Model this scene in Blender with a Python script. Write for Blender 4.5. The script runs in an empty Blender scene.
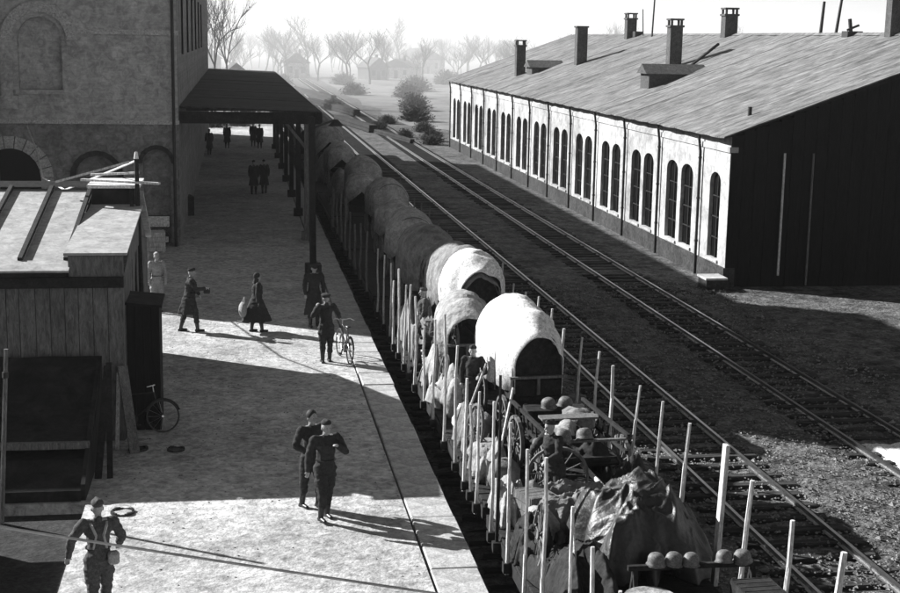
import bpy, bmesh, math, random
from mathutils import Vector, Matrix, Euler, noise
R = math.radians
random.seed(7)
S = bpy.context.scene
COL = S.collection
PL = 1.15          # height of the platform above the rails

# ------------------------------------------------------------------ camera
cam_d = bpy.data.cameras.new('camera'); cam = bpy.data.objects.new('camera', cam_d); COL.objects.link(cam)
cam_d.sensor_width = 36; cam_d.lens = 36*1400/900; cam_d.clip_start = .1; cam_d.clip_end = 9000
TH, PS, RO = R(10.4), R(8.8), R(1.0)
fwd = Vector((math.sin(PS)*math.cos(TH), math.cos(PS)*math.cos(TH), -math.sin(TH)))
rt = Vector((math.cos(PS), -math.sin(PS), 0)); up = rt.cross(fwd)
r2 = rt*math.cos(RO)+up*math.sin(RO); u2 = -rt*math.sin(RO)+up*math.cos(RO)
M = Matrix((r2, u2, -fwd)).transposed().to_4x4(); M.translation = (0, 0, 9.4)
cam.matrix_world = M
S.camera = cam

# ------------------------------------------------------------------ light
SUN_AZ, SUN_EL = math.atan2(.57, -.82), R(29)      # direction towards the sun, angle from +X
W = bpy.data.worlds.new('World'); S.world = W; W.use_nodes = True
nt = W.node_tree; nt.nodes.clear()
sky = nt.nodes.new('ShaderNodeTexSky'); sky.sky_type = 'NISHITA'; sky.sun_disc = False
sky.sun_elevation = SUN_EL; sky.sun_rotation = math.pi/2-SUN_AZ
sky.air_density = 1.0; sky.dust_density = .3; sky.altitude = 800
bw = nt.nodes.new('ShaderNodeRGBToBW'); bg = nt.nodes.new('ShaderNodeBackground'); bg.inputs[1].default_value = .05
wo = nt.nodes.new('ShaderNodeOutputWorld')
nt.links.new(sky.outputs[0], bw.inputs[0]); nt.links.new(bw.outputs[0], bg.inputs[0]); nt.links.new(bg.outputs[0], wo.inputs[0])
sd = bpy.data.lights.new('sun', 'SUN'); sun = bpy.data.objects.new('sun', sd); COL.objects.link(sun)
sd.energy = 5.0; sd.angle = R(.5); sd.color = (1, 1, 1)
sv = Vector((math.cos(SUN_AZ)*math.cos(SUN_EL), math.sin(SUN_AZ)*math.cos(SUN_EL), math.sin(SUN_EL)))
sun.rotation_euler = sv.to_track_quat('Z', 'Y').to_euler(); sun.location = sv*200
S.view_settings.view_transform = 'Standard'; S.view_settings.look = 'None'
S.view_settings.exposure = 1.25; S.view_settings.gamma = 1
S.cycles.max_bounces = 5; S.cycles.volume_bounces = 1; S.cycles.volume_step_rate = 5

# ------------------------------------------------------------------ materials (the photograph is black and white)
MATS = {}
def mat(name, lo, hi=None, scale=6, rough=.9, bump=.3, stretch=(1, 1, 1), kind='noise', spec=.2, detail=6, bscale=None, dist=.02, big=.25, grain=.45, gs=None, metal=0):
    if name in MATS: return MATS[name]
    hi = lo if hi is None else hi
    lo, hi = lo*.8, hi*.8
    m = bpy.data.materials.new(name); m.use_nodes = True; t = m.node_tree; n = t.nodes; b = n['Principled BSDF']
    b.inputs['Roughness'].default_value = rough; b.inputs['Specular IOR Level'].default_value = spec
    tc = n.new('ShaderNodeTexCoord'); mp = n.new('ShaderNodeMapping'); mp.inputs['Scale'].default_value = stretch
    t.links.new(tc.outputs['Object'], mp.inputs[0])
    a = n.new('ShaderNodeTexNoise'); a.inputs['Scale'].default_value = scale; a.inputs['Detail'].default_value = detail; a.inputs['Roughness'].default_value = .65
    t.links.new(mp.outputs[0], a.inputs['Vector'])
    c = n.new('ShaderNodeTexNoise'); c.inputs['Scale'].default_value = scale*.13; c.inputs['Detail'].default_value = 3
    t.links.new(mp.outputs[0], c.inputs['Vector'])
    mx = n.new('ShaderNodeMix'); mx.data_type = 'FLOAT'; mx.inputs[0].default_value = big
    t.links.new(a.outputs['Fac'], mx.inputs[2]); t.links.new(c.outputs['Fac'], mx.inputs[3])
    cr = n.new('ShaderNodeValToRGB'); cr.color_ramp.elements[0].position = .36; cr.color_ramp.elements[1].position = .64
    cr.color_ramp.elements[0].color = (lo, lo, lo, 1); cr.color_ramp.elements[1].color = (hi, hi, hi, 1)
    t.links.new(mx.outputs[0], cr.inputs[0])
    col = cr.outputs[0]; hgt = a.outputs['Fac']; b.inputs['Metallic'].default_value = metal
    if grain:      # fine dirt and wear
        q = n.new('ShaderNodeTexNoise'); q.inputs['Scale'].default_value = gs or scale*4; q.inputs['Detail'].default_value = 8; q.inputs['Roughness'].default_value = .75; q.inputs['Distortion'].default_value = .8
        t.links.new(mp.outputs[0], q.inputs['Vector'])
        qr = n.new('ShaderNodeMapRange'); qr.inputs['From Min'].default_value = .38; qr.inputs['From Max'].default_value = .62; qr.inputs['To Min'].default_value = 1-grain; qr.inputs['To Max'].default_value = 1+grain*.8
        t.links.new(q.outputs['Fac'], qr.inputs['Value'])
        qm = n.new('ShaderNodeVectorMath'); qm.operation = 'SCALE'; t.links.new(col, qm.inputs[0]); t.links.new(qr.outputs[0], qm.inputs['Scale']); col = qm.outputs[0]
    if kind == 'brick':
        br = n.new('ShaderNodeTexBrick'); br.inputs['Scale'].default_value = 1
        br.inputs['Brick Width'].default_value = .26; br.inputs['Row Height'].default_value = .085; br.inputs['Mortar Size'].default_value = .009
        br.inputs['Color1'].default_value = (1, 1, 1, 1); br.inputs['Color2'].default_value = (.72, .72, .72, 1); br.inputs['Mortar'].default_value = (.8, .8, .8, 1)
        m2 = n.new('ShaderNodeMapping'); m2.inputs['Rotation'].default_value = (R(90), 0, 0)
        t.links.new(tc.outputs['Object'], m2.inputs[0]); t.links.new(m2.outputs[0], br.inputs['Vector'])
        mm = n.new('ShaderNodeMix'); mm.data_type = 'RGBA'; mm.blend_type = 'MULTIPLY'; mm.inputs[0].default_value = .7
        t.links.new(col, mm.inputs[6]); t.links.new(br.outputs['Color'], mm.inputs[7]); col = mm.outputs[2]
    t.links.new(col, b.inputs['Base Color'])
    if bump:
        bn = hgt
        if bscale:
            e = n.new('ShaderNodeTexNoise'); e.inputs['Scale'].default_value = bscale; e.inputs['Detail'].default_value = 5
            t.links.new(mp.outputs[0], e.inputs['Vector']); bn = e.outputs['Fac']
        bp = n.new('ShaderNodeBump'); bp.inputs['Strength'].default_value = bump; bp.inputs['Distance'].default_value = dist
        t.links.new(bn, bp.inputs['Height']); t.links.new(bp.outputs[0], b.inputs['Normal'])
    MATS[name] = m
    return m
m_pave = mat('platform_cement', .27, .66, 1.5, .95, .9, bscale=14, detail=12, dist=.025, big=.45, grain=.4, gs=6)
m_kerb = mat('kerb_stone', .32, .56, 3, .9, .5, bscale=20, grain=.3, gs=9)
m_ballast = mat('ballast', .02, .22, 1.7, .95, 1, bscale=9, detail=12, dist=.08, big=.3, grain=.7, gs=6)
m_sleeper = mat('sleeper_wood', .012, .07, 2.5, .95, .8, stretch=(.4, 3, 3), grain=.5)
m_rail = mat('rail_steel', .5, .7, 8, .28, .05, spec=.5, metal=1, grain=.2)
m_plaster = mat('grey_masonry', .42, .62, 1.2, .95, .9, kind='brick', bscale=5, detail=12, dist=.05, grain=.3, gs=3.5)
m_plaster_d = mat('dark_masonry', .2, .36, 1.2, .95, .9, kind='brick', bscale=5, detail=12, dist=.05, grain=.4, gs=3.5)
m_stone = mat('pale_stone', .45, .6, 4, .9, .4)
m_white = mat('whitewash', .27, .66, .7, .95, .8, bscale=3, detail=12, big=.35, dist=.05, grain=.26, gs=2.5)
m_dkwall = mat('near_black_boards', .006, .016, 5, .9, .4, stretch=(3, 3, .3))
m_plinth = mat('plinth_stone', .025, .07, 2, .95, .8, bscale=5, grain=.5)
m_roofw = mat('warehouse_roof_felt', .10, .27, 1.3, .95, 1, stretch=(.5, 1.5, 1), bscale=3.5, detail=12, dist=.06, grain=.45, gs=2.2)
m_roofs = mat('zinc_sheet', .30, .5, 2, .8, .6, spec=.2, bscale=5, grain=.25, gs=5)
m_batten = mat('dark_batten', .02, .04, 5)
m_brickst = mat('chimney_brick', .06, .13, 5, .95, .5)
m_glass = mat('dark_glass', .002, .006, 3, .5, 0, spec=.04, grain=.2)
m_boards = mat('weathered_boards', .11, .20, 2, .95, .8, stretch=(3, 3, .7), detail=9, grain=.4, gs=6)
m_tar = mat('tar_paper', .010, .035, 1.5, .85, .8, bscale=4, grain=.5, gs=3)
m_pale = mat('pale_fresh_wood', .42, .85, 4, .9, .5, stretch=(5, 5, .8), grain=.45, gs=9)
m_wood = mat('old_wood', .10, .22, 5, .9, .4, stretch=(3, 3, .5))
m_dwood = mat('dark_wood', .012, .035, 5, .9, .4)
m_iron = mat('black_iron', .012, .03, 8, .6, .2, spec=.4)
m_canvas = mat('grey_canvas', .13, .30, 2.5, .95, .9, bscale=6, dist=.06, grain=.3, gs=9)
m_canvas2 = mat('pale_canvas', .24, .48, 2.5, .95, .9, bscale=6, dist=.06, grain=.3, gs=9)
m_canvasw = mat('white_canvas', .74, .86, 4, .9, .4, bscale=8, dist=.02)
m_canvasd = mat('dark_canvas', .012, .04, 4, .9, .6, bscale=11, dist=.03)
m_tarp = mat('shiny_tarpaulin', .005, .035, 2.5, .5, .8, spec=.6, bscale=7, dist=.04)
m_wool = mat('field_grey_wool', .06, .11, 20, .95, .3, dist=.004)
m_wool2 = mat('dark_wool', .028, .05, 20, .95, .3, dist=.004)
m_drill = mat('pale_drill_cloth', .28, .42, 20, .95, .3, dist=.004)
m_skin = mat('skin', .34, .42, 20, .6, .05)
m_leather = mat('black_leather', .01, .02, 20, .4, .1, spec=.5)
m_hair = mat('hair', .02, .05, 60, .7, .2)
m_twig = mat('bark', .05, .10, 8, .95, .4)
m_hedge = mat('dry_foliage', .07, .15, 8, .95, .3)
m_dirt = mat('cinder_ground', .02, .05, 3, .95, .8, bscale=9, dist=.03)
m_farwall = mat('far_house_wall', .3, .5, 1, .9, .1)
m_farroof = mat('far_house_roof', .08, .14, 1, .9, .1)
m_enamel = mat('white_enamel', .72, .8, 4, .5, .05)
m_strap = mat('webbing', .4, .5, 20, .9, .1)

# ------------------------------------------------------------------ helpers
def obj(name, bm, m, parent=None, smooth=False, matrix=None):
    me = bm if isinstance(bm, bpy.types.Mesh) else bpy.data.meshes.new(name)
    if me is not bm:
        bmesh.ops.recalc_face_normals(bm, faces=bm.faces); bm.to_mesh(me); bm.free()
    if m is not None:
        me.materials.clear()
        for k in (m if isinstance(m, (list, tuple)) else [m]): me.materials.append(k)
    if smooth: me.polygons.foreach_set('use_smooth', [True]*len(me.polygons))
    o = bpy.data.objects.new(name, me); COL.objects.link(o)
    if parent: o.parent = parent
    if matrix is not None: o.matrix_local = matrix
    return o
def tag(o, label=None, cat=None, group=None, kind=None):
    if label: o['label'] = label
    if cat: o['category'] = cat
    if group: o['group'] = group
    if kind: o['kind'] = kind
    return o
def thing(name, label, cat, loc=(0, 0, 0), rz=0, group=None):
    o = bpy.data.objects.new(name, None); COL.objects.link(o); o.location = loc; o.rotation_euler = (0, 0, rz)
    o.empty_display_size = .2
    return tag(o, label, cat, group)
def struct(name, bm, m, parent=None, smooth=False):
    o = obj(name, bm, m, parent, smooth)
    if not parent: o['kind'] = 'structure'
    return o
def copy_tree(o, parent=None):
    c = o.copy(); COL.objects.link(c); c.parent = parent
    for ch in list(o.children): copy_tree(ch, c)
    return c
def B(): return bmesh.new()
def box(bm, x0, x1, y0, y1, z0, z1, mtx=None, bev=0):
    r = bmesh.ops.create_cube(bm, size=1, matrix=Matrix.Translation(((x0+x1)/2, (y0+y1)/2, (z0+z1)/2)) @ Matrix.Diagonal((abs(x1-x0), abs(y1-y0), abs(z1-z0), 1)))
    vs = r['verts']
    if bev:
        es = list({e for v in vs for e in v.link_edges}); nb = bmesh.ops.bevel(bm, geom=es, offset=bev, segments=1, affect='EDGES'); vs = [v for v in nb['verts']]
    if mtx is not None: bmesh.ops.transform(bm, matrix=mtx, verts=vs)
    return bm
def bar(bm, p, q, w, h=None, bev=0):
    """square bar from p to q"""
    p, q = Vector(p), Vector(q); d = q-p; L = d.length; h = h or w
    rot = d.to_track_quat('Z', 'Y').to_matrix().to_4x4()
    return box(bm, -w/2, w/2, -h/2, h/2, 0, L, Matrix.Translation(p) @ rot, bev)
def rod(bm, p, q, r1, r2=None, seg=8, cap=True):
    p, q = Vector(p), Vector(q); d = q-p; L = d.length
    if L < 1e-5: return bm
    rot = d.to_track_quat('Z', 'Y').to_matrix().to_4x4()
    bmesh.ops.create_cone(bm, cap_ends=cap, segments=seg, radius1=r1, radius2=r1 if r2 is None else r2, depth=L, matrix=Matrix.Translation((p+q)/2) @ rot)
    return bm
def ball(bm, c, r, sub=2, sc=(1, 1, 1), rot=None):
    m = Matrix.Translation(c)
    if rot: m = m @ Euler(rot).to_matrix().to_4x4()
    bmesh.ops.create_icosphere(bm, subdivisions=sub, radius=r, matrix=m @ Matrix.Diagonal((*sc, 1)))
    return bm
def prism(bm, pts, y0, y1, axis='y'):
    """polygon pts extruded along an axis: 'y' pts are (x,z); 'x' pts are (y,z); 'z' pts are (x,y)"""
    f = {'y': lambda a, b, t: (a, t, b), 'x': lambda a, b, t: (t, a, b), 'z': lambda a, b, t: (a, b, t)}[axis]
    A = [bm.verts.new(f(a, b, y0)) for a, b in pts]; C = [bm.verts.new(f(a, b, y1)) for a, b in pts]
    n = len(pts)
    bm.faces.new(A); bm.faces.new(C[::-1])
    for i in range(n): bm.faces.new((A[i], A[(i+1) % n], C[(i+1) % n], C[i]))
    return bm
def tube(bm, pts, r, seg=6):
    for a, b in zip(pts[:-1], pts[1:]): rod(bm, a, b, r, seg=seg)
    for p in pts[1:-1]: ball(bm, p, r, 1)
    return bm
def instance(me, name, parent, loc=(0, 0, 0), rot=(0, 0, 0), sc=(1, 1, 1)):
    o = bpy.data.objects.new(name, me); COL.objects.link(o); o.parent = parent; o.location = loc; o.rotation_euler = rot; o.scale = sc
    return o
def mesh_of(bm, m, name='piece', smooth=False):
    me = bpy.data.meshes.new(name); bmesh.ops.recalc_face_normals(bm, faces=bm.faces); bm.to_mesh(me); bm.free(); me.materials.append(m)
    if smooth: me.polygons.foreach_set('use_smooth', [True]*len(me.polygons))
    return me
def fuse(bm, voxel, smooth=3, fold=0):
    """closed overlapping shapes -> one continuous skin"""
    me = bpy.data.meshes.new('tmp'); bm.to_mesh(me); bm.free()
    o = bpy.data.objects.new('tmp', me); COL.objects.link(o)
    md = o.modifiers.new('r', 'REMESH'); md.mode = 'VOXEL'; md.voxel_size = voxel
    if smooth:
        s = o.modifiers.new('s', 'SMOOTH'); s.iterations = smooth; s.factor = .5
    dg = bpy.context.evaluated_depsgraph_get()
    out = bpy.data.meshes.new_from_object(o.evaluated_get(dg))
    bpy.data.objects.remove(o); bpy.data.meshes.remove(me)
    if fold:
        n = len(out.vertices); co = [0.0]*(3*n); no = [0.0]*(3*n)
        out.vertices.foreach_get('co', co); out.vertex_normals.foreach_get('vector', no); nn = noise.noise
        for i in range(0, 3*n, 3):
            x, y, z = co[i:i+3]; q = fold*(nn((x*9, y*9, z*16))+.5*abs(nn((x*14+5, y*14, z*30))))
            co[i] += no[i]*q; co[i+1] += no[i+1]*q; co[i+2] += no[i+2]*q
        out.vertices.foreach_set('co', co)
    out.polygons.foreach_set('use_smooth', [True]*len(out.polygons))
    return out
def lerp(a, b, t): return a+(b-a)*t
def nz(p, s=1, seed=0): return noise.noise(Vector(p)*s+Vector((seed*7.3, seed*3.1, seed*1.7)))

# ------------------------------------------------------------------ ground
def axis_vals(segs):
    out = []
    for a, b, st in segs:
        k = a
        while k < b-1e-6: out.append(k); k += st
    out.append(segs[-1][1]); return out
def build_ground():
    xs = axis_vals([(-1600, -200, 350), (-200, -20, 30), (-20, 7.6, 6.9), (7.6, 20, .17), (20, 60, 5), (60, 300, 40), (300, 1900, 400)])
    ys = axis_vals([(-60, 20, 20), (20, 56, .2), (56, 130, 3), (130, 400, 27), (400, 3000, 650)])
    bm = B(); g = []
    for y in ys:
        row = []
        for x in xs:
            z = -.17
            if 7.5 < x < 20.2 and 19.9 < y < 56.2:
                z += .05*nz((x, y, 0), 1.1)+.055*nz((x, y, 3), 3.7)
                for c in (10.8, 15.52):
                    if abs(x-c) < 1.35: z = min(z, -.15)-.05*(abs(math.sin((y-20)*math.pi/.72)) ) 
            row.append(bm.verts.new((x, y, z)))
        g.append(row)
    for j in range(len(ys)-1):
        for i in range(len(xs)-1): bm.faces.new((g[j][i], g[j][i+1], g[j+1][i+1], g[j+1][i]))
    struct('ground', bm, m_ballast, smooth=True)
build_ground()
bm = B(); g = []
for j in range(40):
    row = []
    for i in range(30):
        x = lerp(19 if j > 3 else 23, 420, (i/29)**1.6)-(j*j*.22 if i < 2 else 0)*0; y = lerp(131, 620, (j/39)**1.3); row.append(bm.verts.new((x+nz((i, j, 0), .7)*2, y, -.155+.1*abs(nz((x, y, 0), .02)))))
    g.append(row)
for j in range(39):
    for i in range(29): bm.faces.new((g[j][i], g[j][i+1], g[j+1][i+1], g[j+1][i]))
struct('field', bm, mat('pale_dry_grass', .14, .3, .08, .95, .3, grain=.2, gs=.5), smooth=True)
def gravel():
    rnd = random.Random(11); V, F = [], []
    for k in range(15000):
        y = 20+34*rnd.random()**1.5; x = rnd.uniform(8.2, 19); z = -.13+.05*nz((x, y, 0), 1.1); r_ = rnd.uniform(.02, .05)*(2 if rnd.random() < .03 else 1); b0 = len(V)
        for sx, sy, sz in ((1, 0, 0), (-.9, .3, 0), (.1, .9, .1), (0, -1, 0), (.1, .1, .7), (-.1, 0, -.7)):
            V.append((x+sx*r_*rnd.uniform(.7, 1.3), y+sy*r_*rnd.uniform(.7, 1.3), z+sz*r_))
        for a, b, c in ((0, 2, 4), (2, 1, 4), (1, 3, 4), (3, 0, 4), (2, 0, 5), (1, 2, 5), (3, 1, 5), (0, 3, 5)): F.append((b0+a, b0+b, b0+c))
    me = bpy.data.meshes.new('gravel'); me.from_pydata(V, [], F); o = obj('gravel', me, mat('loose_stones', .06, .34, 4, .95, .2)); tag(o, 'loose ballast stones between the tracks', kind='stuff')
    V, F = [], []
    for k in range(420):
        y = rnd.uniform(20.2, 45); x = rnd.uniform(-2.6, 3.6); r_ = rnd.uniform(.006, .022); b0 = len(V)
        for sx, sy, sz in ((1, 0, 0), (-.9, .3, 0), (.1, .9, .1), (0, -1, 0), (.1, .1, .7), (-.1, 0, -.7)): V.append((x+sx*r_*rnd.uniform(.7, 1.6), y+sy*r_, PL+.003+sz*r_))
        for a, b, c in ((0, 2, 4), (2, 1, 4), (1, 3, 4), (3, 0, 4), (2, 0, 5), (1, 2, 5), (3, 1, 5), (0, 3, 5)): F.append((b0+a, b0+b, b0+c))
    me = bpy.data.meshes.new('grit'); me.from_pydata(V, [], F); o = obj('grit', me, mat('grit_stones', .05, .2, 4, .95, .2)); tag(o, 'bits of grit and rubbish on the platform', kind='stuff')
gravel()
# platform slab
bm = B(); box(bm, -2.7, 2.93, 6, 175, -.3, PL); box(bm, -40, -2.7, 24.6, 175, -.3, PL); struct('platform', bm, m_pave)
bm = B(); box(bm, -40, -2.7, 5, 24.6, -.3, .95); struct('yard_ground', bm, m_dirt)
coping = tag(bpy.data.objects.new('platform_edge', None), kind='structure'); COL.objects.link(coping)
cop_me = [mesh_of(box(B(), -.365, .4, -.59, .595, -.3, 0, bev=.018), m_kerb) for _ in range(1)][0]
y = 7.0; k = 0
while y < 110:
    o = instance(cop_me, 'coping_stone', coping, (3.345+random.uniform(-.012, .012), y, PL+.012+random.uniform(-.012, .012)), (random.uniform(-.006, .006), random.uniform(-.006, .006), random.uniform(-.006, .006)))
    y += 1.2
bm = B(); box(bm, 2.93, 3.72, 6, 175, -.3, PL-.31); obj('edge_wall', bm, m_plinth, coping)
bm = B(); box(bm, 2.93, 3.745, 110, 175, PL-.3, PL); obj('far_coping', bm, m_kerb, coping)

# ------------------------------------------------------------------ tracks
def sleeper_mesh(i):
    bm = B(); box(bm, -1.3, 1.3, -.13, .13, -.1, .05, bev=.02)
    for v in bm.verts: v.co += Vector((random.uniform(-.04, .04), random.uniform(-.012, .012), random.uniform(-.01, .012)))
    return mesh_of(bm, m_sleeper)
SLP = [sleeper_mesh(i) for i in range(5)]
def track(xc, y0, y1, label, nmax=110, bend=0):
    t = bpy.data.objects.new('railway_track', None); COL.objects.link(t); t['kind'] = 'structure'; t['label'] = label
    for s in (-.78, .78):
        bm = B(); x = xc+s
        prism(bm, [(x-.07, -.14), (x+.07, -.14), (x+.07, -.125), (x+.012, -.11), (x+.012, -.035), (x+.036, -.03), (x+.036, 0), (x-.036, 0), (x-.036, -.03), (x-.012, -.035), (x-.012, -.11), (x-.07, -.125)], y0, y1)
        obj('rail', bm, m_rail, t)
    y = max(y0+.3, 19.6); n = 0
    while n < nmax and y < y1:
        instance(random.choice(SLP), 'sleeper', t, (xc+random.uniform(-.1, .1), y, -.18+random.uniform(-.04, .03)), (0, random.uniform(-.01, .01), random.uniform(-.05, .05)))
        y += .72+random.uniform(-.05, .05); n += 1
    bm = B()
    while y < y1: box(bm, xc-1.3, xc+1.3, y-.12, y+.12, -.2, -.125); y += .72
    o = obj('far_sleepers', bm, m_sleeper, t); o['kind'] = 'stuff'
    return t
track(5.75, 6, 240, 'track under the loaded flat wagons beside the platform', 40)
track(10.8, 6, 330, 'middle track just right of the loaded train', 120)
track(15.52, 6, 330, 'empty track nearest the long warehouse', 120)

# ------------------------------------------------------------------ station building (grey masonry, left)
def arch_pts(xc, w, z0, z1, n=10):
    r = w/2
    return [(xc-r, z0)]+[(xc-r*math.cos(math.pi*i/n), z1-r+r*math.sin(math.pi*i/n)) for i in range(n+1)]+[(xc+r, z0)]
def holed_wall(bm, x0, x1, z0, z1, holes, fn, depth, rise=None):
    """flat wall in (u,v) with arched holes; fn(u,v,d) -> xyz, d = depth into the wall. holes: (uc, w, v0, v1, rise)"""
    def q(*p): bm.faces.new([bm.verts.new(fn(*a)) for a in p])
    holes = sorted(holes); cuts = [x0]
    for a, b in zip(holes[:-1], holes[1:]): cuts.append((a[0]+a[1]/2+b[0]-b[1]/2)/2)
    cuts.append(x1)
    for i, (uc, w, v0, v1, rs) in enumerate(holes):
        c0, c1 = cuts[i], cuts[i+1]; a, b = uc-w/2, uc+w/2; n = 8
        arc = [(uc-w/2*math.cos(math.pi*k/n), v1-rs+rs*math.sin(math.pi*k/n)) for k in range(n+1)]
        q((c0, z0, 0), (a, z0, 0), (a, z1, 0), (c0, z1, 0)); q((b, z0, 0), (c1, z0, 0), (c1, z1, 0), (b, z1, 0))
        if v0 > z0: q((a, z0, 0), (b, z0, 0), (b, v0, 0), (a, v0, 0))
        for (p, r_) in zip(arc[:-1], arc[1:]):
            q((p[0], p[1], 0), (r_[0], r_[1], 0), (r_[0], z1, 0), (p[0], z1, 0))
            q((p[0], p[1], 0), (r_[0], r_[1], 0), (r_[0], r_[1], depth), (p[0], p[1], depth))
        q((a, v0, 0), (a, v1-rs, 0), (a, v1-rs, depth), (a, v0, depth)); q((b, v0, 0), (b, v1-rs, 0), (b, v1-rs, depth), (b, v0, depth))
        q((a, v0, 0), (b, v0, 0), (b, v0, depth), (a, v0, depth))
    bmesh.ops.remove_doubles(bm, verts=bm.verts, dist=1e-4)
    return bm
st = thing('station_building', 'tall grey masonry station building with arched windows at the left', 'building', (-2.2, 56, 0))
st.location = (0, 0, 0)
bm = B()
holed_wall(bm, -19.5, -2.2, 6.05, 13.4, [(-7.35, 1.65, 7.25, 10.0, .82), (-13, 1.65, 7.25, 10.0, .82)], lambda u, v, d: (u, 56+d, v), .35)
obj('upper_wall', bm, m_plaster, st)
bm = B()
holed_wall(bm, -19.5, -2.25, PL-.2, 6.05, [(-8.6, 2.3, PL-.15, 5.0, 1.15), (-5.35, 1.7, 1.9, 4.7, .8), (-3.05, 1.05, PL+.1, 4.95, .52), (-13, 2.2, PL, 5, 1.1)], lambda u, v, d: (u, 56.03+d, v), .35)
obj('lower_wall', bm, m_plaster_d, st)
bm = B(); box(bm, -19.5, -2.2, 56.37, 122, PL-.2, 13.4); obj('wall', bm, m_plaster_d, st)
bm = B(); box(bm, -19.5, -2.2, 56, 56.37, 13.4, 13.6); box(bm, -19.7, -2.0, 55.8, 122.2, 13.6, 13.8); obj('cornice', bm, m_plaster, st)
bm = B(); box(bm, -6.05, -2.14, 55.9, 56.03, 9.38, 9.56)
prev = None
for i in range(13):       # hood moulding swinging over the arched window and joining the string course
    a = math.pi*i/12*.5
obj('string_course', bm, m_stone, st)
bm = B()
n = 14
for i in range(n):
    a0, a1 = math.pi*i/n, math.pi*(i+1)/n
    pts = [(-7.35-r_*math.cos(a), 9.15+r_*math.sin(a)) for r_, a in ((1.02, a0), (1.42, a0), (1.42, a1), (1.02, a1))]
    prism(bm, pts, 55.86, 56.01)
obj('hood_moulding', bm, m_stone, st)
obj('pilaster', box(B(), -8.8, -8.36, 55.86, 56.01, 7.0, 9.15), m_plaster, st); obj('impost', box(B(), -6.34, -5.95, 55.9, 56.01, 8.9, 9.15), m_plaster, st); obj('corbel', box(B(), -9.0, -8.2, 55.8, 56.0, 6.5, 7.0), m_plaster, st)
bm = B(); box(bm, -19.5, -2.15, 55.93, 56.02, 5.95, 6.1); obj('base_course', bm, m_stone, st)
for xc, w, z0, z1, yy in ((-7.35, 1.65, 7.25, 10.0, 56.3), (-13, 1.65, 7.25, 10, 56.3), (-5.35, 1.7, 1.9, 4.7, 56.33), (-8.6, 2.3, PL-.15, 5, 56.33), (-3.05, 1.05, PL+.1, 4.95, 56.33)):
    bm = B(); prism(bm, [(a, b) for a, b in arch_pts(xc, w-.02, z0+.01, z1-.01)], yy, yy+.04)
    wn = obj('window', bm, m_plaster if xc == -7.35 else m_plaster_d if xc > -6 else m_glass, st)
    if xc == -3.05: wn.name = 'door_panel'
bm = B(); box(bm, -8.25, -6.45, 55.8, 56.0, 7.08, 7.24); obj('window_sill', bm, m_plaster, st)
for i in range(11):        # pale voussoirs round the big lower arch
    a0, a1 = math.pi*i/11+.015, math.pi*(i+1)/11-.015
    pts = [(-8.6-r_*math.cos(a), 3.85+r_*math.sin(a)) for r_, a in ((1.15, a0), (1.62, a0), (1.62, a1), (1.15, a1))]
    obj('voussoir', prism(B(), pts, 55.9+random.uniform(0, .03), 56.02), m_stone, st)
for k in range(5):
    obj('quoin', box(B(), -7.45, -6.98+.1*(k % 2), 55.92, 56.02, 3.85-.5*(k+1)+.02, 3.85-.5*k, bev=.015), m_stone, st)
for i in range(9):         # thin dark arch over the blind window
    pass
for xc, r0, r1 in ((-5.35, .82, 1.02), (-3.05, .55, .72)):
    bm = B()
    for i in range(10):
        a0, a1 = math.pi*i/10, math.pi*(i+1)/10; zc = 3.9 if xc < -4 else 4.43
        prism(bm, [(xc-r_*math.cos(a), zc+r_*math.sin(a)) for r_, a in ((r0, a0), (r1, a0), (r1, a1), (r0, a1))], 55.93, 56.02)
    obj('arch_band', bm, m_plinth, st)
bm = B(); rod(bm, (-2.36, 55.9, PL), (-2.36, 55.9, 13.4), .06); obj('downpipe', bm, m_iron, st)
# side windows facing the platform (in the shade)
for k in range(6):
    bm = B(); box(bm, -2.2, -2.12, 61+k*7, 62.6+k*7, 8.6, 11.4); obj('side_window', bm, m_glass, st)
wedge = thing('shade_wedge', 'unseen masonry wing of the station, left of the photographed front', 'building')
obj('wall', prism(B(), [(-8.95, 47.1), (-8.95, 55.7), (-21.2, 55.7)], PL-.1, 20.9, 'z'), m_plaster_d, wedge)  # added unseen block, its plan slanted to leave a lit band on the platform
obj('shadow_block', box(B(), -18.5, -8.95, 56.4, 69, 13.8, 21.2), m_plaster_d, st)  # added unseen block, as high as the shadow across the tracks needs
obj('roof', prism(B(), [(-8.8, 47.0), (-8.8, 55.8), (-21.3, 55.8)], 20.9, 21.2, 'z'), m_brickst, wedge)

# canopy along the platform
cn = thing('platform_canopy', 'long dark platform canopy running beside the station building', 'canopy')
for k in range(22):
    y0 = 57+k*3.0; z = 6.42
    bm = B(); prism(bm, [(-2.18, z+.12), (-2.18, z+.2), (3.4, z+.02), (3.4, z-.06)], y0+.02, y0+2.97)
    o = obj('roof_panel', bm, m_tar if k % 3 else m_plinth, cn); o.location.z = random.uniform(-.02, .02)
bm = B(); box(bm, -2.2, 3.45, 56.86, 57, 5.95, 6.42); box(bm, 3.4, 3.48, 57, 123, 6.0, 6.42); obj('fascia', bm, m_dwood, cn)
bm = B()
for k in range(9): box(bm, -2.2, 3.3, 57.5+k*8, 57.7+k*8, 6.0, 6.36)
obj('beam', bm, m_dwood, cn)
for k in range(7):
    bm = B(); yy = 57.6+k*8
    box(bm, 2.78, 3.0, yy-.11, yy+.11, PL, 6.05); box(bm, 2.68, 3.1, yy-.2, yy+.2, PL, PL+.35)
    bar(bm, (2.89, yy, 4.9), (2.0, yy, 6.0), .12); bar(bm, (2.89, yy, 4.9), (2.89, yy+1, 6.0), .12)
    obj('column', bm, m_wood if k == 0 else m_dwood, cn)
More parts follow.
